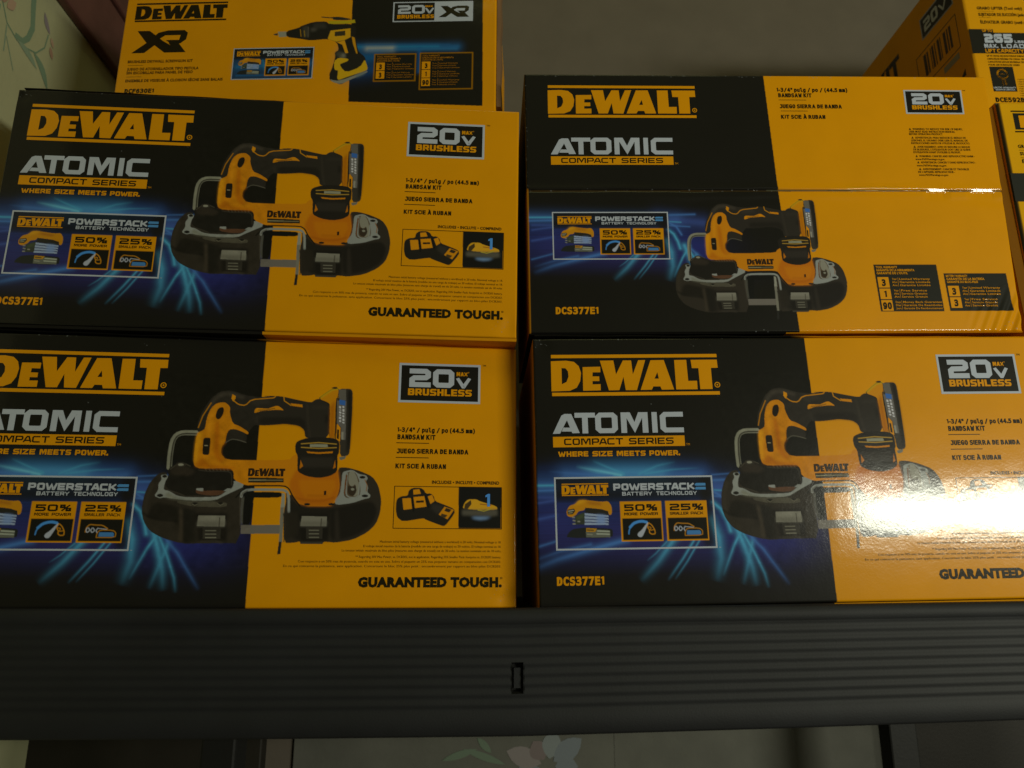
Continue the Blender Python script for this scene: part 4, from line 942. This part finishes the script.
def main_print(face, parent):
    ident = lambda u, v: (u, v)
    cv = Canvas(1.0, .488, .001, BLK)
    blue_field(cv, ident, 1, 1, lambda U, V: 1.0 * (U < .56))
    cv.poly([(DIV0, -.01), (1.01, -.01), (1.01, .5), (DIV1 + .0005, .5)], YEL)
    badge_ground(cv, ident)
    paint(cv, SAW); mottle(cv, ident, .35, .07, .5205, .42, .12); paint(cv, BAT, unit=8.533 * 553); paint(cv, BAG, unit=8.533 * 553)
    for k, a_ in enumerate(((.25, .012, .37, .022), (0.0, .002, .03, .02), (.95, .455, .998, .480), (.0, .0, 1.0, .003), (.0, .05, .003, .47), (.2, .10, .36, .14))): scuffs(cv, (5, 9, 7, 26, 16, 2)[k], k + 9, a_, size=.0016)
    grid_obj('front_panel', cv, face, INK, parent)
    i = Ink(face); i.logo(.0332, .0320, .3480, .1115, YEL); i.build('brand_lettering', parent)
    saw_logo(face, parent)
    series(face, parent, .0335, .1436, .2750, .1822, .0323, .188, .275, .2074)
    i = Ink(face)
    for wd_, a, b_ in (('WHERE', .0410, .0960), ('SIZE', .1035, .1405), ('MEETS', .1480, .2010), ('POWER.', .2080, .2640)): i.tech(wd_, a, .2152, b_, .2248, .0029, YEL, gap=.15, wy=.0024)
    i.build('slogan_lettering', parent)
    badge_ink(face, ident, parent)
    i = Ink(face); i.goth('DCS377E1', .0315, .4502, .1145, .4362, YEL); i.build('model_number', parent)
    twenty(face, parent, .774, .0356, .930, .1134)
    i = Ink(face)
    i.goth('1-3/4" / pulg / po (44.5 mm)', .7752, .1702, .9208, .1618, INKK); i.goth('BANDSAW KIT', .7757, .1842, .8466, .1752, INKK)
    i.rect(.774, .1908, .835, .1922, INKK); i.goth('JUEGO SIERRA DE BANDA', .7757, .2108, .9090, .2022, INKK)
    i.rect(.774, .2184, .835, .2198, INKK); i.goth('KIT SCIE \u00c0 RUBAN', .7742, .2389, .8675, .2305, INKK)
    i.build('product_lettering', parent)
    i = Ink(face); i.frame(.7737, .2720, .9727, .3494, .0012, INKK)
    fr = i.build('contents_frame', parent)
    i = Ink(face); i.font('INCLUDES \u2022 INCLUYE \u2022 COMPREND', .8424, .2670, .9677, .2610, INKK, .03)
    i.goth('1', .9420, .3080, .9505, .2842, (.09, .34, .95), .05, 3); i.build('contents_lettering', fr)
    i = Ink(face)
    rows = ((.7520, .3728), (.7229, .3808), (.6853, .3886), (.7100, .3996), (.6100, .4078), (.5850, .4158))
    for tx, (a, b_) in zip(F_MAX, rows): i.font(tx, a, b_ + .0018, .9718, b_ - .0025, (.10, .05, .004), .0)
    i.build('small_print', parent)
    i = Ink(face); i.font('GUARANTEED TOUGH.', .7165, .4511, .9735, .4350, INKK, .068); i.font('\u00ae', .970, .4385, .9745, .434, INKK); i.build('slogan_lettering', parent)
def saw_logo(face, parent, xf=None):
    i = Ink(face, xf); i.logo(.5108, .2407, .5757, .2603, (.04, .02, .01), bars=False, rmark=False); i.build('tool_lettering', parent)
def series(face, parent, a0, b0, a1, b1, c0, d0, c1, d1):
    i = Ink(face); L = (a1 - a0); H = b1 - b0
    w = H * .262
    A = [(a0 + (p[0] / 1e4 - .0335) / .2416 * L, b0 + (p[1] / 1e4 - .1436) / .0386 * H) for p in ATOM['A']]
    i.add([A], SIL, 2.6)
    for ch, x0, x1 in (('T', .165, .322), ('O', .322, .494), ('M', .519, .727), ('I', .753, .803), ('C', .820, 1.0)):
        i.tech(ch, a0 + L * x0, b0, a0 + L * x1, b1, w * (1.05 if ch != 'I' else .98), SIL, wy=w * (.90 if ch != 'M' else 1.0))
    o = i.build('series_lettering', parent)
    i = Ink(face); i.rect(c0, d0, c1, d1, YEL); hh = d1 - d0; ww = c1 - c0
    i.tech('COMPACT', c0 + ww * .083, d0 + hh * .18, c0 + ww * .53, d0 + hh * .80, hh * .150, INKK, gap=.15, wy=hh * .13)
    i.tech('SERIES', c0 + ww * .575, d0 + hh * .18, c0 + ww * .915, d0 + hh * .80, hh * .150, INKK, gap=.15, wy=hh * .13)
    i.font('TM', c1 + .002, d1 - .001, c1 + .009, d1 - .005, YEL); i.build('series_bar', o)

def bulge(u, v, w=1.0, h=.488, k=.0022):
    return -k * (1 - (2 * u / w - 1) ** 2) * (1 - (2 * v / h - 1) ** 2)
def warp_main(u, v):
    y = bulge(u, v) + .0005 * np.sin(u * 9 + 1) * np.sin(v * 13)
    for cu, cv_, r, a in ((.985, .470, .020, .0035), (.016, .012, .016, .003), (.97, .455, .012, -.0015)): y = y + a * np.exp(-((u - cu) ** 2 + (v - cv_) ** 2) / r ** 2)
    return y
def pose(P, u, v, w, h, extra=.006):
    """empty at the carton's base: middle of the lower front edge"""
    uu, vv, nn = frame_from(u, v, None)
    base = Vector(P) + uu * (w / 2) + vv * (h)
    return W3(*base), Matrix((uu, nn, -vv)).transposed()
def frame_from(u, v, _):
    u = Vector(u).normalized(); v = Vector(v); v = (v - u * v.dot(u)).normalized(); n = u.cross(v)
    if n.y < 0: n = -n
    return u, v, n
PO = {
 'LT': ((-.9827, 1.2892, .9269), (.9982, .0577, -.0132), (-.0139, .0112, -.9998)),
 'LB': ((-.9860, 1.2933, .4209), (.9946, .1039, -.0034), (-.0021, -.0132, -.9999)),
 'RB': ((.0395, 1.3364, .4194), (.9991, .0394, .0160), (.0159, .0020, -.9999)),
}
GRP = 'bandsaw kit cartons stacked on the shelf'
fm = Face(1.0, .488, warp_main)
def make_bandsaw():
    loc, rot = pose(*PO['LT'], 1.0, .488)
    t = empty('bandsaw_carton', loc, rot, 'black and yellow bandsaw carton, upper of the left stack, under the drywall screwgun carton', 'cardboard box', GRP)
    carton_body('carton_body', 1.0, .488, .56, DIV0, BLK, YEL, (.55, .22, .002), t, fm)
    flap(t, 1.0, .488, .5, .0095, .0015, DIV0, BLK, YEL)
    main_print(fm, t)
    return t
def copy_tree(o, parent=None):
    c = o.copy(); col.objects.link(c)
    if parent: c.parent = parent
    for ch in list(o.children): copy_tree(ch, c)
    return c
first = make_bandsaw()
for key, lab in (('LB', 'black and yellow bandsaw carton, lower of the left stack, cut off by the left edge'),
                 ('RB', 'black and yellow bandsaw carton with white glare on its front, directly on the shelf')):
    c = copy_tree(first); loc, rot = pose(*PO[key], 1.0, .488)
    m = rot.to_4x4(); m.translation = loc; c.matrix_world = m; c['label'] = lab
    for ch in c.children:      # lids under a weight lie flatter
        if ch.name.startswith('top_flap'): ch.scale = (1, 1, 1)

# upper right: the same kit lying on its other side, a taped seam across the front
RTW, RTH, SEAM = .976, .556, .2585
def warp_seam(u, v):
    y = -.0015 * (1 - (2 * u / RTW - 1) ** 2) * (1 - (2 * v / RTH - 1) ** 2)
    d = v - SEAM - .0006 * np.sin(u * 23) - .0004 * np.sin(u * 61)
    win = np.clip(2 - 2 * abs(u - .838) / .030, 0, 1) + np.clip(2 - 2 * abs(u - .935) / .038, 0, 1)
    y = y - (1 - win) * (.0020 * np.exp(-(np.clip(d, -1, 0) / .010) ** 2) * (d < 0) - .0022 * np.exp(-((d - .001) / .0024) ** 2) + .0006 * np.exp(-((d - .014) / .006) ** 2))
    ramp = np.clip(d + .004, 0, .0075) * np.where(d > .0035, np.exp(-((d - .0035) / .012) ** 2), 1)
    y = y + .277 * win * (ramp - .0037 * np.exp(-(np.clip(d + .004, -1, 0) / .012) ** 2) * (d < .0035)) * (1 + .12 * np.sin(u * 700) * np.sin(u * 271))
    y = y + .0008 * np.exp(-((d - .02 - .012 * np.sin(u * 7)) / .010) ** 2) * np.sin(u * 15) ** 2
    r = np.clip((u - .86) / .11, 0, 1) * np.clip((v - .46) / .09, 0, 1)
    y = y + .0022 * r * np.sin((u * .9 + (v - .5) * .45) * 330)
    return y
fr_ = Face(RTW, RTH, warp_seam)
def lines_block(i, u, v, rows, c, dv, hh):
    for k, (tx, ln) in enumerate(rows): i.font(tx, u, v + k * dv + hh, u + ln, v + k * dv, c, .02)
def warranty(face, parent, fx, rows, head, c, numc, name='warranty_table'):
    pass
def make_lying():
    P = (.0262, 1.334, .9935); u = (.99946, .029996, .0135); v = (.01198, .05032, -.99866)
    loc, rot = pose(P, u, v, RTW, RTH)
    t = empty('bandsaw_carton', loc, rot, 'black and yellow bandsaw carton with a seam across its front, upper of the right stack', 'cardboard box', GRP)
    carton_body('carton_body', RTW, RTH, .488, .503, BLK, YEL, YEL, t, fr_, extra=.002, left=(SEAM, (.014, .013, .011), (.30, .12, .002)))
    cv = Canvas(RTW, RTH, .001, BLK)
    xf = lambda a, b_: (.0502 + (a - .0319) * .807, .3062 + (b_ - .2621) * .777)
    blue_field(cv, xf, .807, .777, lambda U, V: 1.0 * (V > SEAM + .006) * (U < .55), burst=False)
    cv.poly([(.375, .27), (.52, .27), (.52, .425), (.375, .425)], BLK, .012, .9)
    cv.poly([(.5005, -.01), (1.01, -.01), (1.01, .57), (.5305, .57), (.5105, SEAM)], YEL)
    badge_ground(cv, xf)
    paint(cv, BAT, xf, .79, unit=8.533 * 553)
    xs_ = lambda a, b_: (.4356 + (a - .5104) * .82, .4051 + (b_ - .2425) * .815)
    paint(cv, SAW, xs_, .82)
    cv.line([(0.0, SEAM + .0022), (RTW * .55, SEAM + .0022)], (.10, .055, .012), .0022, alpha=.8)
    cv.line([(RTW * .5, SEAM + .0010), (RTW, SEAM + .0010)], (.10, .10, .06), .0026, alpha=.9)
    cv.line([(0.002, SEAM), (.002, RTH)], (.5, .2, .003), .004)
    for q, hh in ((((.6896, .4180), (.8176, .4180), (.8226, .5152), (.6950, .5148)), 0), (((.8301, .4364), (.9580, .4366), (.9626, .5143), (.8343, .5144)), 0)):
        cv.poly(list(q), (.022, .022, .018))
    for k, a_ in enumerate(((.0, -.0, .976, .006), (0, .02, .004, .26), (.0, .257, .52, .262), (.93, .535, .975, .553), (.3, .549, .97, .5545))): scuffs(cv, (70, 22, 30, 8, 14)[k], k, a_, size=.002)
    grid_obj('front_panel', cv, fr_, INK, t)
    f = fr_
    i = Ink(f); i.logo(.0481, .0265, .3540, .0995, YEL); i.build('brand_lettering', t)
    series(f, t, .0522, .1445, .3008, .1815, .0510, .1858, .3005, .2042)
    badge_ink(f, xf, t); saw_logo(f, t, xs_)
    i = Ink(f); i.goth('DCS377E1', .0528, .5170, .1361, .5035, YEL); i.build('model_number', t)
    twenty(f, t, .7955, .0325, .9195, .0875)
    i = Ink(f)
    i.goth('1-3/4" pulg / po / (44.5 mm)', .5265, .0378, .6762, .0292, INKK); i.goth('BANDSAW KIT', .5289, .0505, .5992, .0418, INKK)
    i.rect(.529, .0567, .587, .0577, INKK); i.goth('JUEGO SIERRA DE BANDA', .5301, .0757, .6608, .0672, INKK)
    i.rect(.531, .0820, .588, .0830, INKK); i.goth('KIT SCIE \u00c0 RUBAN', .5306, .0997, .6235, .0913, INKK)
    i.build('product_lettering', t)
    i = Ink(f); WC = (.10, .05, .004)
    rows = [('\u25b2  WARNING: TO REDUCE THE RISK OF INJURY,', .7967, .9109, .1222), ('USER MUST READ INSTRUCTION MANUAL', .7968, .8941, .1282), ('BEFORE OPERATING PRODUCT.', .7961, .8678, .1338),
            ('\u25b2  ADVERTENCIA: PARA REDUCIR EL RIESGO DE', .7998, .9151, .1418), ('LESIONES, EL USUARIO DEBE LEER EL MANUAL DE', .7990, .9184, .1480), ('INSTRUCCIONES ANTES DE UTILIZAR EL PRODUCTO.', .7983, .9223, .1542),
            ('\u25b2  AVERTISSEMENT: AFIN DE REDUIRE LE RISQUE', .8018, .9213, .1624), ('DE BLESSURES, L\u2019UTILISATEUR DOIT LIRE LE GUIDE', .8011, .9215, .1685), ('D\u2019UTILISATION AVANT D\u2019UTILISER LE PRODUIT.', .8004, .9001, .1746),
            ('\u25b2  WARNING: CANCER AND REPRODUCTIVE HARM -', .8036, .9283, .1833), ('www.P65Warnings.ca.gov.', .8028, .8646, .1900),
            ('\u25b2  ADVERTENCIA: CANCER Y DANO REPRODUCTIVO -', .8056, .9292, .1972), ('www.P65Warnings.ca.gov.', .8038, .8668, .2041),
            ('\u25b2  AVERTISSEMENT: CANCER ET TROUBLES', .8073, .9125, .2122), ('DE L\u2019APPAREIL REPRODUCTEUR -', .8052, .8823, .2185), ('www.P65Warnings.ca.gov.', .8058, .8681, .2250)]
    for tx, a, b_, vv in rows: i.font(tx, a, vv + .0020, b_, vv - .0024, WC, .02)
    i.build('warning_lettering', t)
    for (u0, v0, heads, its, sx) in ((.6896, .4180, ('TOOL WARRANTY', 'GARANT\u00cdA DE LA HERRAMIENTA', 'GARANTIE DE L\u2019OUTIL'), (('3', 'Year|A\u00f1os|Ans', 'Limited Warranty|Garant\u00eda Limitada|Garantie Limit\u00e9e'), ('1', 'Year|A\u00f1o|An', 'Free Service|Servicio Gratuito|Service Gratuit'), ('90', 'Days|D\u00edas|Jours', 'Money Back Guarantee|Garant\u00eda De Reembolso|Garantie De Remboursement')), (.062, .052, .078)),
                                     (.8301, .4364, ('BATTERY WARRANTY', 'GARANT\u00cdA DE LA BATER\u00cdA', 'GARANTIE DU BLOC-PILES'), (('3', 'Year|A\u00f1os|Ans', 'Limited Warranty|Garant\u00eda Limitada|Garantie Limit\u00e9e'), ('3', 'Year|A\u00f1os|Ans', 'Free Service|Servicio Gratuito|Service Gratuit')), (.062, .052))):
        i = Ink(f); sk = .052
        for k, hd in enumerate(heads): i.font(hd, u0 + .004 + k * .0004, v0 + .0078 + k * .0062, u0 + .004 + (.044, .078, .064)[k], v0 + .0032 + k * .0062, YEL, .03)
        for k, (num, yr, wt) in enumerate(its):
            vv = v0 + .0262 + k * .0238; uu = u0 + .0052 + k * .0013
            i.add([[(uu, vv), (uu + .0222, vv), (uu + .0234, vv + .0218), (uu + .0012, vv + .0218)]], YEL)
            i.goth(num, uu + ({'1': .0092, '3': .0080}.get(num, .0030)), vv + .0175, uu + ({'1': .0142, '3': .0158}.get(num, .0205)), vv + .0045, INKK, .05, 3)
            for r, (a, b_) in enumerate(zip(yr.split('|'), wt.split('|'))):
                i.font(a, uu + .0290, vv + .0060 + r * .0064, uu + .0390, vv + .0018 + r * .0064, YEL, .01)
                i.font(b_, uu + .0440, vv + .0060 + r * .0064, uu + .0440 + sx[k], vv + .0018 + r * .0064, YEL, .01)
            i.rect(uu + .0410, vv + .001, uu + .0416, vv + .0195, YEL)
        i.build('warranty_table', t)
    return t
make_lying()

# drywall screwgun carton standing on the upper left carton
DW, DH = .8265, .372
fd = Face(DW, DH, lambda u, v: -.0015 * (1 - (2 * u / DW - 1) ** 2) * (1 - (2 * v / DH - 1) ** 2))
def make_drywall():
    P = (-.8585, 1.40, 1.305); u = (.99955, -.02999, -.0040); v = (-.0040, .00012, -.99999)
    loc, rot = pose(P, u, v, DW, DH)
    t = empty('screwgun_carton', loc, rot, 'yellow drywall screwgun carton standing on the upper left bandsaw carton', 'cardboard box')
    carton_body('carton_body', DW, DH, .40, .0, YEL, YEL, YEL, t, fd, extra=.0)
    cv = Canvas(DW, DH, .0012, YEL)
    cv.poly([(.506, -.01), (.7955, -.01), (.7985, .355), (.5122, .340)], BLK)
    for pts, c, w, al in (([(.50, .209), (.742, .209)], (.02, .13, .36), .026, .9), ([(.50, .205), (.70, .207)], (.02, .22, .50), .012, .8), ([(.548, .211), (.60, .211)], (.5, .5, .42), .018, .9), ([(.52, .200), (.725, .203)], (.02, .12, .35), .006, .6),
                          ([(.51, .235), (.57, .232)], (.01, .14, .42), .05, .7), ([(.51, .268), (.565, .262)], (.01, .08, .32), .05, .6), ([(.66, .215), (.66, .27)], (.01, .10, .36), .012, .8), ([(.55, .214), (.74, .214)], (.03, .2, .5), .01, .5)):
        cv.line(pts, c, w, alpha=al, gauss=True)
    xf = lambda a, b_: (.2537 + (a - .0318) * (.1770 / .2885), .2040 + (b_ - .2620) * (.0782 / .1292))
    rect_on(cv, xf, .0318, .2620, .3203, .3912, (.02, .06, .16))
    for pts, c, w, al in (([(.265, .25), (.42, .245)], (.02, .16, .42), .02, .8), ([(.320, .235), (.330, .272)], (.03, .25, .55), .006, .7), ([(.37, .23), (.37, .272)], (.02, .2, .5), .006, .8), ([(.265, .272), (.42, .272)], (.02, .12, .35), .006, .8)):
        cv.line(pts, c, w, alpha=al, gauss=True)
    for k in range(5): rect_on(cv, xf, .0318, .2620, .3203, .2990 + k * .003, BLK, .4)
    badge_q = xf
    for u0, u1 in ((.149, .2241), (.2310, .3066)):
        rect_on(cv, xf, u0, .307, u1, .3774, YEL); rect_on(cv, xf, u0 + .0035, .3370, u1 - .0035, .3735, BLK)
    paint(cv, BAT, xf, .61, unit=8.533 * 553); paint(cv, DRILL, unit=8.533 * 444)
    for u0, v0, u1, v1 in ((.5628, .2236, .6546, .2926), (.6614, .2226, .7775, .3147)):
        cv.poly([(u0, v0), (u1, v0), (u1, v1), (u0, v1)], (.35, .15, .0)); cv.poly([(u0 + .003, v0 + .003), (u1 - .003, v0 + .003), (u1 - .003, v1 - .003), (u0 + .003, v1 - .003)], BLK)
    grid_obj('front_panel', cv, fd, INK, t)
    f = fd
    i = Ink(f); i.logo(.0236, .0818, .2292, .1305, INKK, rmark=False); i.build('brand_lettering', t)
    i = Ink(f)
    def xr(u0, v0, u1, v1, c):
        g = lambda a, b_: (u0 + a * (u1 - u0), v0 + b_ * (v1 - v0))
        i.add([[g(0.04, 0), g(.27, 0), g(.55, .48), g(.66, .62), g(.88, 1), g(.60, 1), g(.40, .66), g(.22, 1), g(-.02, 1), g(.24, .55)]], c, 1)
        i.add([[g(.33, .36), g(.44, .10), g(.62, 0), g(.93, 0), g(1, .12), g(.98, .42), g(.88, .60), g(.70, .60), g(.60, .44), g(.85, .44), g(.87, .22), g(.58, .22), g(.46, .40), g(.40, .50)]], c, 1.3)
        i.add([[g(.66, .56), g(.84, .56), g(1.0, 1), g(.80, 1)]], c, 1.6)
    xr(.0285, .1540, .1470, .2105, INKK); i.build('series_lettering', t)
    i = Ink(f); WC = (.06, .03, .004)
    for tx, a, b_, vv in (('BRUSHLESS DRYWALL SCREWGUN KIT', .0215, .1654, .2322), ('JUEGO DE ATORNILLADOR TIPO PISTOLA', .0219, .1804, .2510), ('SIN ESCOBILLAS PARA PANEL DE YESO', .0219, .1685, .2603), ('ENSEMBLE DE VISSEUSE \u00c0 CLOISON S\u00c8CHE SANS BALAIS', .0222, .2361, .2800)):
        i.font(tx, a, vv + .0032, b_, vv - .0035, WC, .03)
    for vv in (.2412, .2698): i.rect(.0225, vv, .0560, vv + .0007, WC)
    i.goth('DCF630E1', .0235, .3098, .0880, .3000, INKK)
    i.build('product_lettering', t)
    o = badge_ink(f, xf, t)
    i = Ink(f); i.rect(.5990, .0925, .7751, .1442, SIL, 0); i.rect(.6020, .0952, .6905, .1415, BLK, 1); pl = i.build('voltage_plate', t)
    i = Ink(f); i.tech('20', .6100, .1012, .6690, .1235, .0062, SIL, gap=.1, wy=.0055); i.tech('V', .6700, .1085, .6890, .1235, .0045, SIL, wy=.004); i.tech('MAX', .6700, .1025, .6860, .1070, .0016, YEL)
    i.tech('BRUSHLESS', .6087, .1262, .6895, .1355, .0028, YEL, gap=.2, wy=.0022); xr(.7010, .1045, .7665, .1335, INKK); i.build('lettering', pl)
    for (u0, v0, nums, hw) in ((.5628, .2236, ('3', '3'), (.042, .052, .05)), (.6614, .2226, ('3', '1', '90'), (.038, .068, .045))):
        i = Ink(f)
        for k in range(3): i.font(('TOOL WARRANTY', 'GARANTIA DE LA HERRAMIENTA', 'GARANTIE DE L OUTIL')[k], u0 + .006, v0 + .0098 + k * .0052, u0 + .006 + hw[k], v0 + .0060 + k * .0052, (.5, .2, .004), .02)
        for k, num in enumerate(nums):
            vv = v0 + .0225 + k * .0205
            i.rect(u0 + .0055, vv, u0 + .0240, vv + .0190, YEL); i.goth(num, u0 + ({'1': .0132, '3': .0122}.get(num, .0078)), vv + .0155, u0 + ({'1': .0166, '3': .0178}.get(num, .0215)), vv + .0045, INKK, .05, 3)
            for r in range(3):
                i.font('Year', u0 + .0280, vv + .0062 + r * .0056, u0 + .0380, vv + .0028 + r * .0056, (.5, .2, .004)); i.font(('Limited Warranty', 'Garantia Limitada', 'Garantie Limitee')[r], u0 + .0430, vv + .0062 + r * .0056, u0 + .0430 + (.040, .036, .044)[(r + k) % 3], vv + .0028 + r * .0056, (.5, .2, .004))
            i.rect(u0 + .0402, vv, u0 + .0408, vv + .018, (.5, .2, .004))
        i.build('warranty_table', t)
    # raw card edge of the end flap, right
    vs = []
    pts = [(0, 0), (.010, .002), (.012, .010), (.010, .018)]
    for z in np.linspace(.022, DH, 14):
        wob = .0012 * math.sin(z * 60)
        for x, y in ((DW + .001, .010), (DW + .0095 + wob, .012), (DW + .0120 + wob, .030), (DW + .001, .034)): vs.append(((x - DW / 2) * S, y * S, z * S))
    fs = [(k * 4 + j, k * 4 + (j + 1) % 4, k * 4 + 4 + (j + 1) % 4, k * 4 + 4 + j) for k in range(13) for j in range(4)] + [(0, 3, 2, 1), (52, 53, 54, 55)]
    mesh_obj('end_flap', vs, fs, M_KRAFT, t)
    return t
make_drywall()

# cartons at the right
def make_lifter():
    P = (1.095, 1.52, 1.47); u = (.9995, .02999, .0100); v = (.00999, .0003, -.99995); w, h, d = .62, .47, .60
    f = Face(w, h); loc, rot = pose(P, u, v, w, h)
    t = empty('lifter_carton', loc, rot, 'tall yellow lifter carton at the top right with a barcode on its side', 'cardboard box')
    Y2 = (.80, .36, .004)
    carton_body('carton_body', w, h, d, .0, Y2, Y2, Y2, t, f, extra=0)
    cv = Canvas(w, h, .003, Y2); grid_obj('front_panel', cv, f, INK, t)
    i = Ink(f)
    i.font('GRABO LIFTER (Tool only)', .0300, .1600, .1420, .1520, INKK, .03); i.rect(.0317, .1649, .0708, .1655, INKK)
    i.font('SUJETADOR DE SUCCI\u00d3N (solo herramienta)', .0310, .1785, .1900, .1700, INKK, .03); i.rect(.0319, .1828, .060, .1834, INKK)
    i.font('\u00c9LEVATEUR GRABO (outil seulement)', .0325, .2000, .1800, .1915, INKK, .03); i.build('product_lettering', t)
    i = Ink(f); i.add([[(.0, .2160), (.0594, .2160), (.0594, .2255), (.30, .2255), (.30, .2836), (.0, .2836)]], (.02, .02, .016)); p = i.build('capacity_plate', t)
    i = Ink(f); i.font('UP TO', .0330, .2235, .0570, .2165, YEL, .04); i.tech('265', .0345, .2290, .1030, .2540, .0075, SIL, gap=.12, wy=.007); i.tech('LBS', .1070, .2470, .1300, .2540, .002, SIL)
    i.tech('MAX.', .0310, .2570, .0640, .2685, .0028, SIL, gap=.2); i.tech('LOAD', .0720, .2570, .1290, .2685, .0028, SIL, gap=.2); i.tech('LIFT', .0315, .2712, .0560, .2810, .0022, YEL); i.tech('CAPACITY', .0600, .2712, .1250, .2810, .0022, YEL)
    i.build('lettering', p)
    i = Ink(f)
    for k, tx in enumerate(('UP TO 120 KG ON NON-POROUS SURFACES ONLY', 'CAPACIDAD M\u00c1XIMA DE CARGA 120 KG', 'CAPACIT\u00c9 DE LEVAGE MAXIMALE 120 KG', 'POUR LES SURFACES LISSES')): i.font(tx, .0325, .2925 + k * .0082, (.142, .130, .128, .108)[k], .2880 + k * .0082, (.06, .03, .004), .03)
    i.build('small_print', t)
    i = Ink(f); i.rect(.0330, .3200, .0900, .3870, (.02, .02, .016)); o = i.build('rosette_plate', t)
    i = Ink(f); ring = lambda cx, cy, r, k=14: [(cx + r * math.cos(a * 2 * math.pi / k), cy + r * math.sin(a * 2 * math.pi / k)) for a in range(k)]
    i.add([ring(.0620, .3400, .0145), ring(.0620, .3400, .0100)], YEL); i.rect(.0575, .3390, .0665, .3415, YEL)
    i.add([[(.0575, .3555), (.0610, .3555), (.0600, .3700), (.0560, .3680)]], YEL); i.add([[(.0635, .3555), (.0670, .3555), (.0690, .3680), (.0645, .3700)]], YEL)
    i.font('LIMITED WARRANTY', .0345, .3785, .0880, .3745, SIL, .03); i.font('GARANTIA LIMITADA', .0380, .3840, .0850, .3800, SIL, .03); i.build('rosette', o)
    i = Ink(f)
    for k in range(8): i.font('3 YEAR WARRANTY / GARANTIE', .0950, .3560 + k * .0062, .150 - .004 * (k % 3), .3525 + k * .0062, (.06, .03, .004))
    i.goth('DCE592B', .0334, .4148, .1030, .4028, INKK); i.build('model_number', t)
    # side: same kind of print, seen from the left; plan runs back to front
    class Side(Face):
        def pos(s, a, b_, lift):
            a = np.asarray(a, float); b_ = np.asarray(b_, float)
            return (-w / 2) * S - lift + 0 * a, (d - a) * S, (h - b_) * S
    sf = Side(d, h)
    i = Ink(sf); i.rect(.432, .052, .566, .1140, PALE, 1); i.rect(.436, .056, .562, .110, BLK, 2); i.tech('20', .447, .066, .508, .100, .009, SIL, 4, gap=.12, wy=.008); i.tech('V', .513, .074, .545, .100, .006, SIL, 4); i.build('voltage_plate', t)
    i = Ink(sf); i.frame(.394, .1430, .566, .2380, .0022, INKK)
    x = .424
    for wd_, gp in ((.012, .003), (.006, .009), (.003, .003), (.008, .004), (.004, .008), (.009, .003), (.003, .011), (.010, .004), (.005, .004), (.008, .003)): i.rect(x, .156, x + wd_, .218, (.05, .025, .004)); x += wd_ + gp
    i.build('barcode', t)
    i = Ink(sf); i.rect(.494, .245, .556, .262, (.30, .27, .20)); i.build('date_label', t)
    i = Ink(sf); i.font('KIT', .200, .125, .325, .070, INKK, .06); i.build('side_lettering', t); i = Ink(sf); i.add([[(.545, .318), (.567, .300), (.567, .318)]], INKK); i.build('side_mark', t)
    return t
make_lifter()
def make_right():
    P = (1.057, 1.42, .985); u = (.9995, .02999, .0100); v = (.00999, .0003, -.99995); w, h, d = .50, 1.03, .46
    f = Face(w, h); loc, rot = pose(P, u, v, w, h)
    t = empty('tool_carton', loc, rot, 'yellow carton with a black band, right of the seamed bandsaw carton, under the lifter carton', 'cardboard box')
    Y2 = (.78, .40, .004)
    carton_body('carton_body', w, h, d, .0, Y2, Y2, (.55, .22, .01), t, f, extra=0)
    cv = Canvas(w, h, .003, Y2)
    cv.line([(0.001, 0), (.001, h)], (.02, .016, .008), .012)
    grid_obj('front_panel', cv, f, INK, t)
    i = Ink(f); i.rect(.0285, .0210, .40, .0243, INKK, 1); i.rect(.0300, .0710, .40, .0743, INKK, 1); i.rect(.0320, .0276, .30, .0675, (.02, .02, .016), 1)
    i.logo(.0440, .0270, .2600, .0680, YEL, 3, bars=False, rmark=False); i.build('brand_plate', t)
    i = Ink(f); i.font('GRABO LIFTER (Tool only)', .0295, .1120, .150, .1040, INKK, .03); i.font('SUJETADOR DE SUCCI\u00d3N', .0310, .1295, .17, .1215, INKK, .03); i.font('\u00c9LEVATEUR GRABO', .0325, .1480, .15, .1400, INKK, .03); i.rect(.0300, .1170, .06, .1177, INKK); i.rect(.0310, .1350, .06, .1357, INKK); i.build('product_lettering', t)
    i = Ink(f); i.rect(.0015, .1722, w - .002, .2384, (.03, .032, .028)); i.build('black_band', t)
    # end flap left standing proud at the corner
    vs = [((x - w / 2) * S, y * S, (h - z) * S) for x, y, z in ((-.001, .01, .004), (-.030, .004, .026), (-.024, .002, .5), (-.001, .006, .5), (-.001, .013, .004), (-.030, .007, .026), (-.024, .005, .5), (-.001, .009, .5))]
    mesh_obj('end_flap', vs, [(0, 1, 2, 3), (7, 6, 5, 4), (0, 4, 5, 1), (1, 5, 6, 2), (2, 6, 7, 3), (3, 7, 4, 0)], INK, t, [(.22, .085, .004)] * 8)
    return t
make_right()
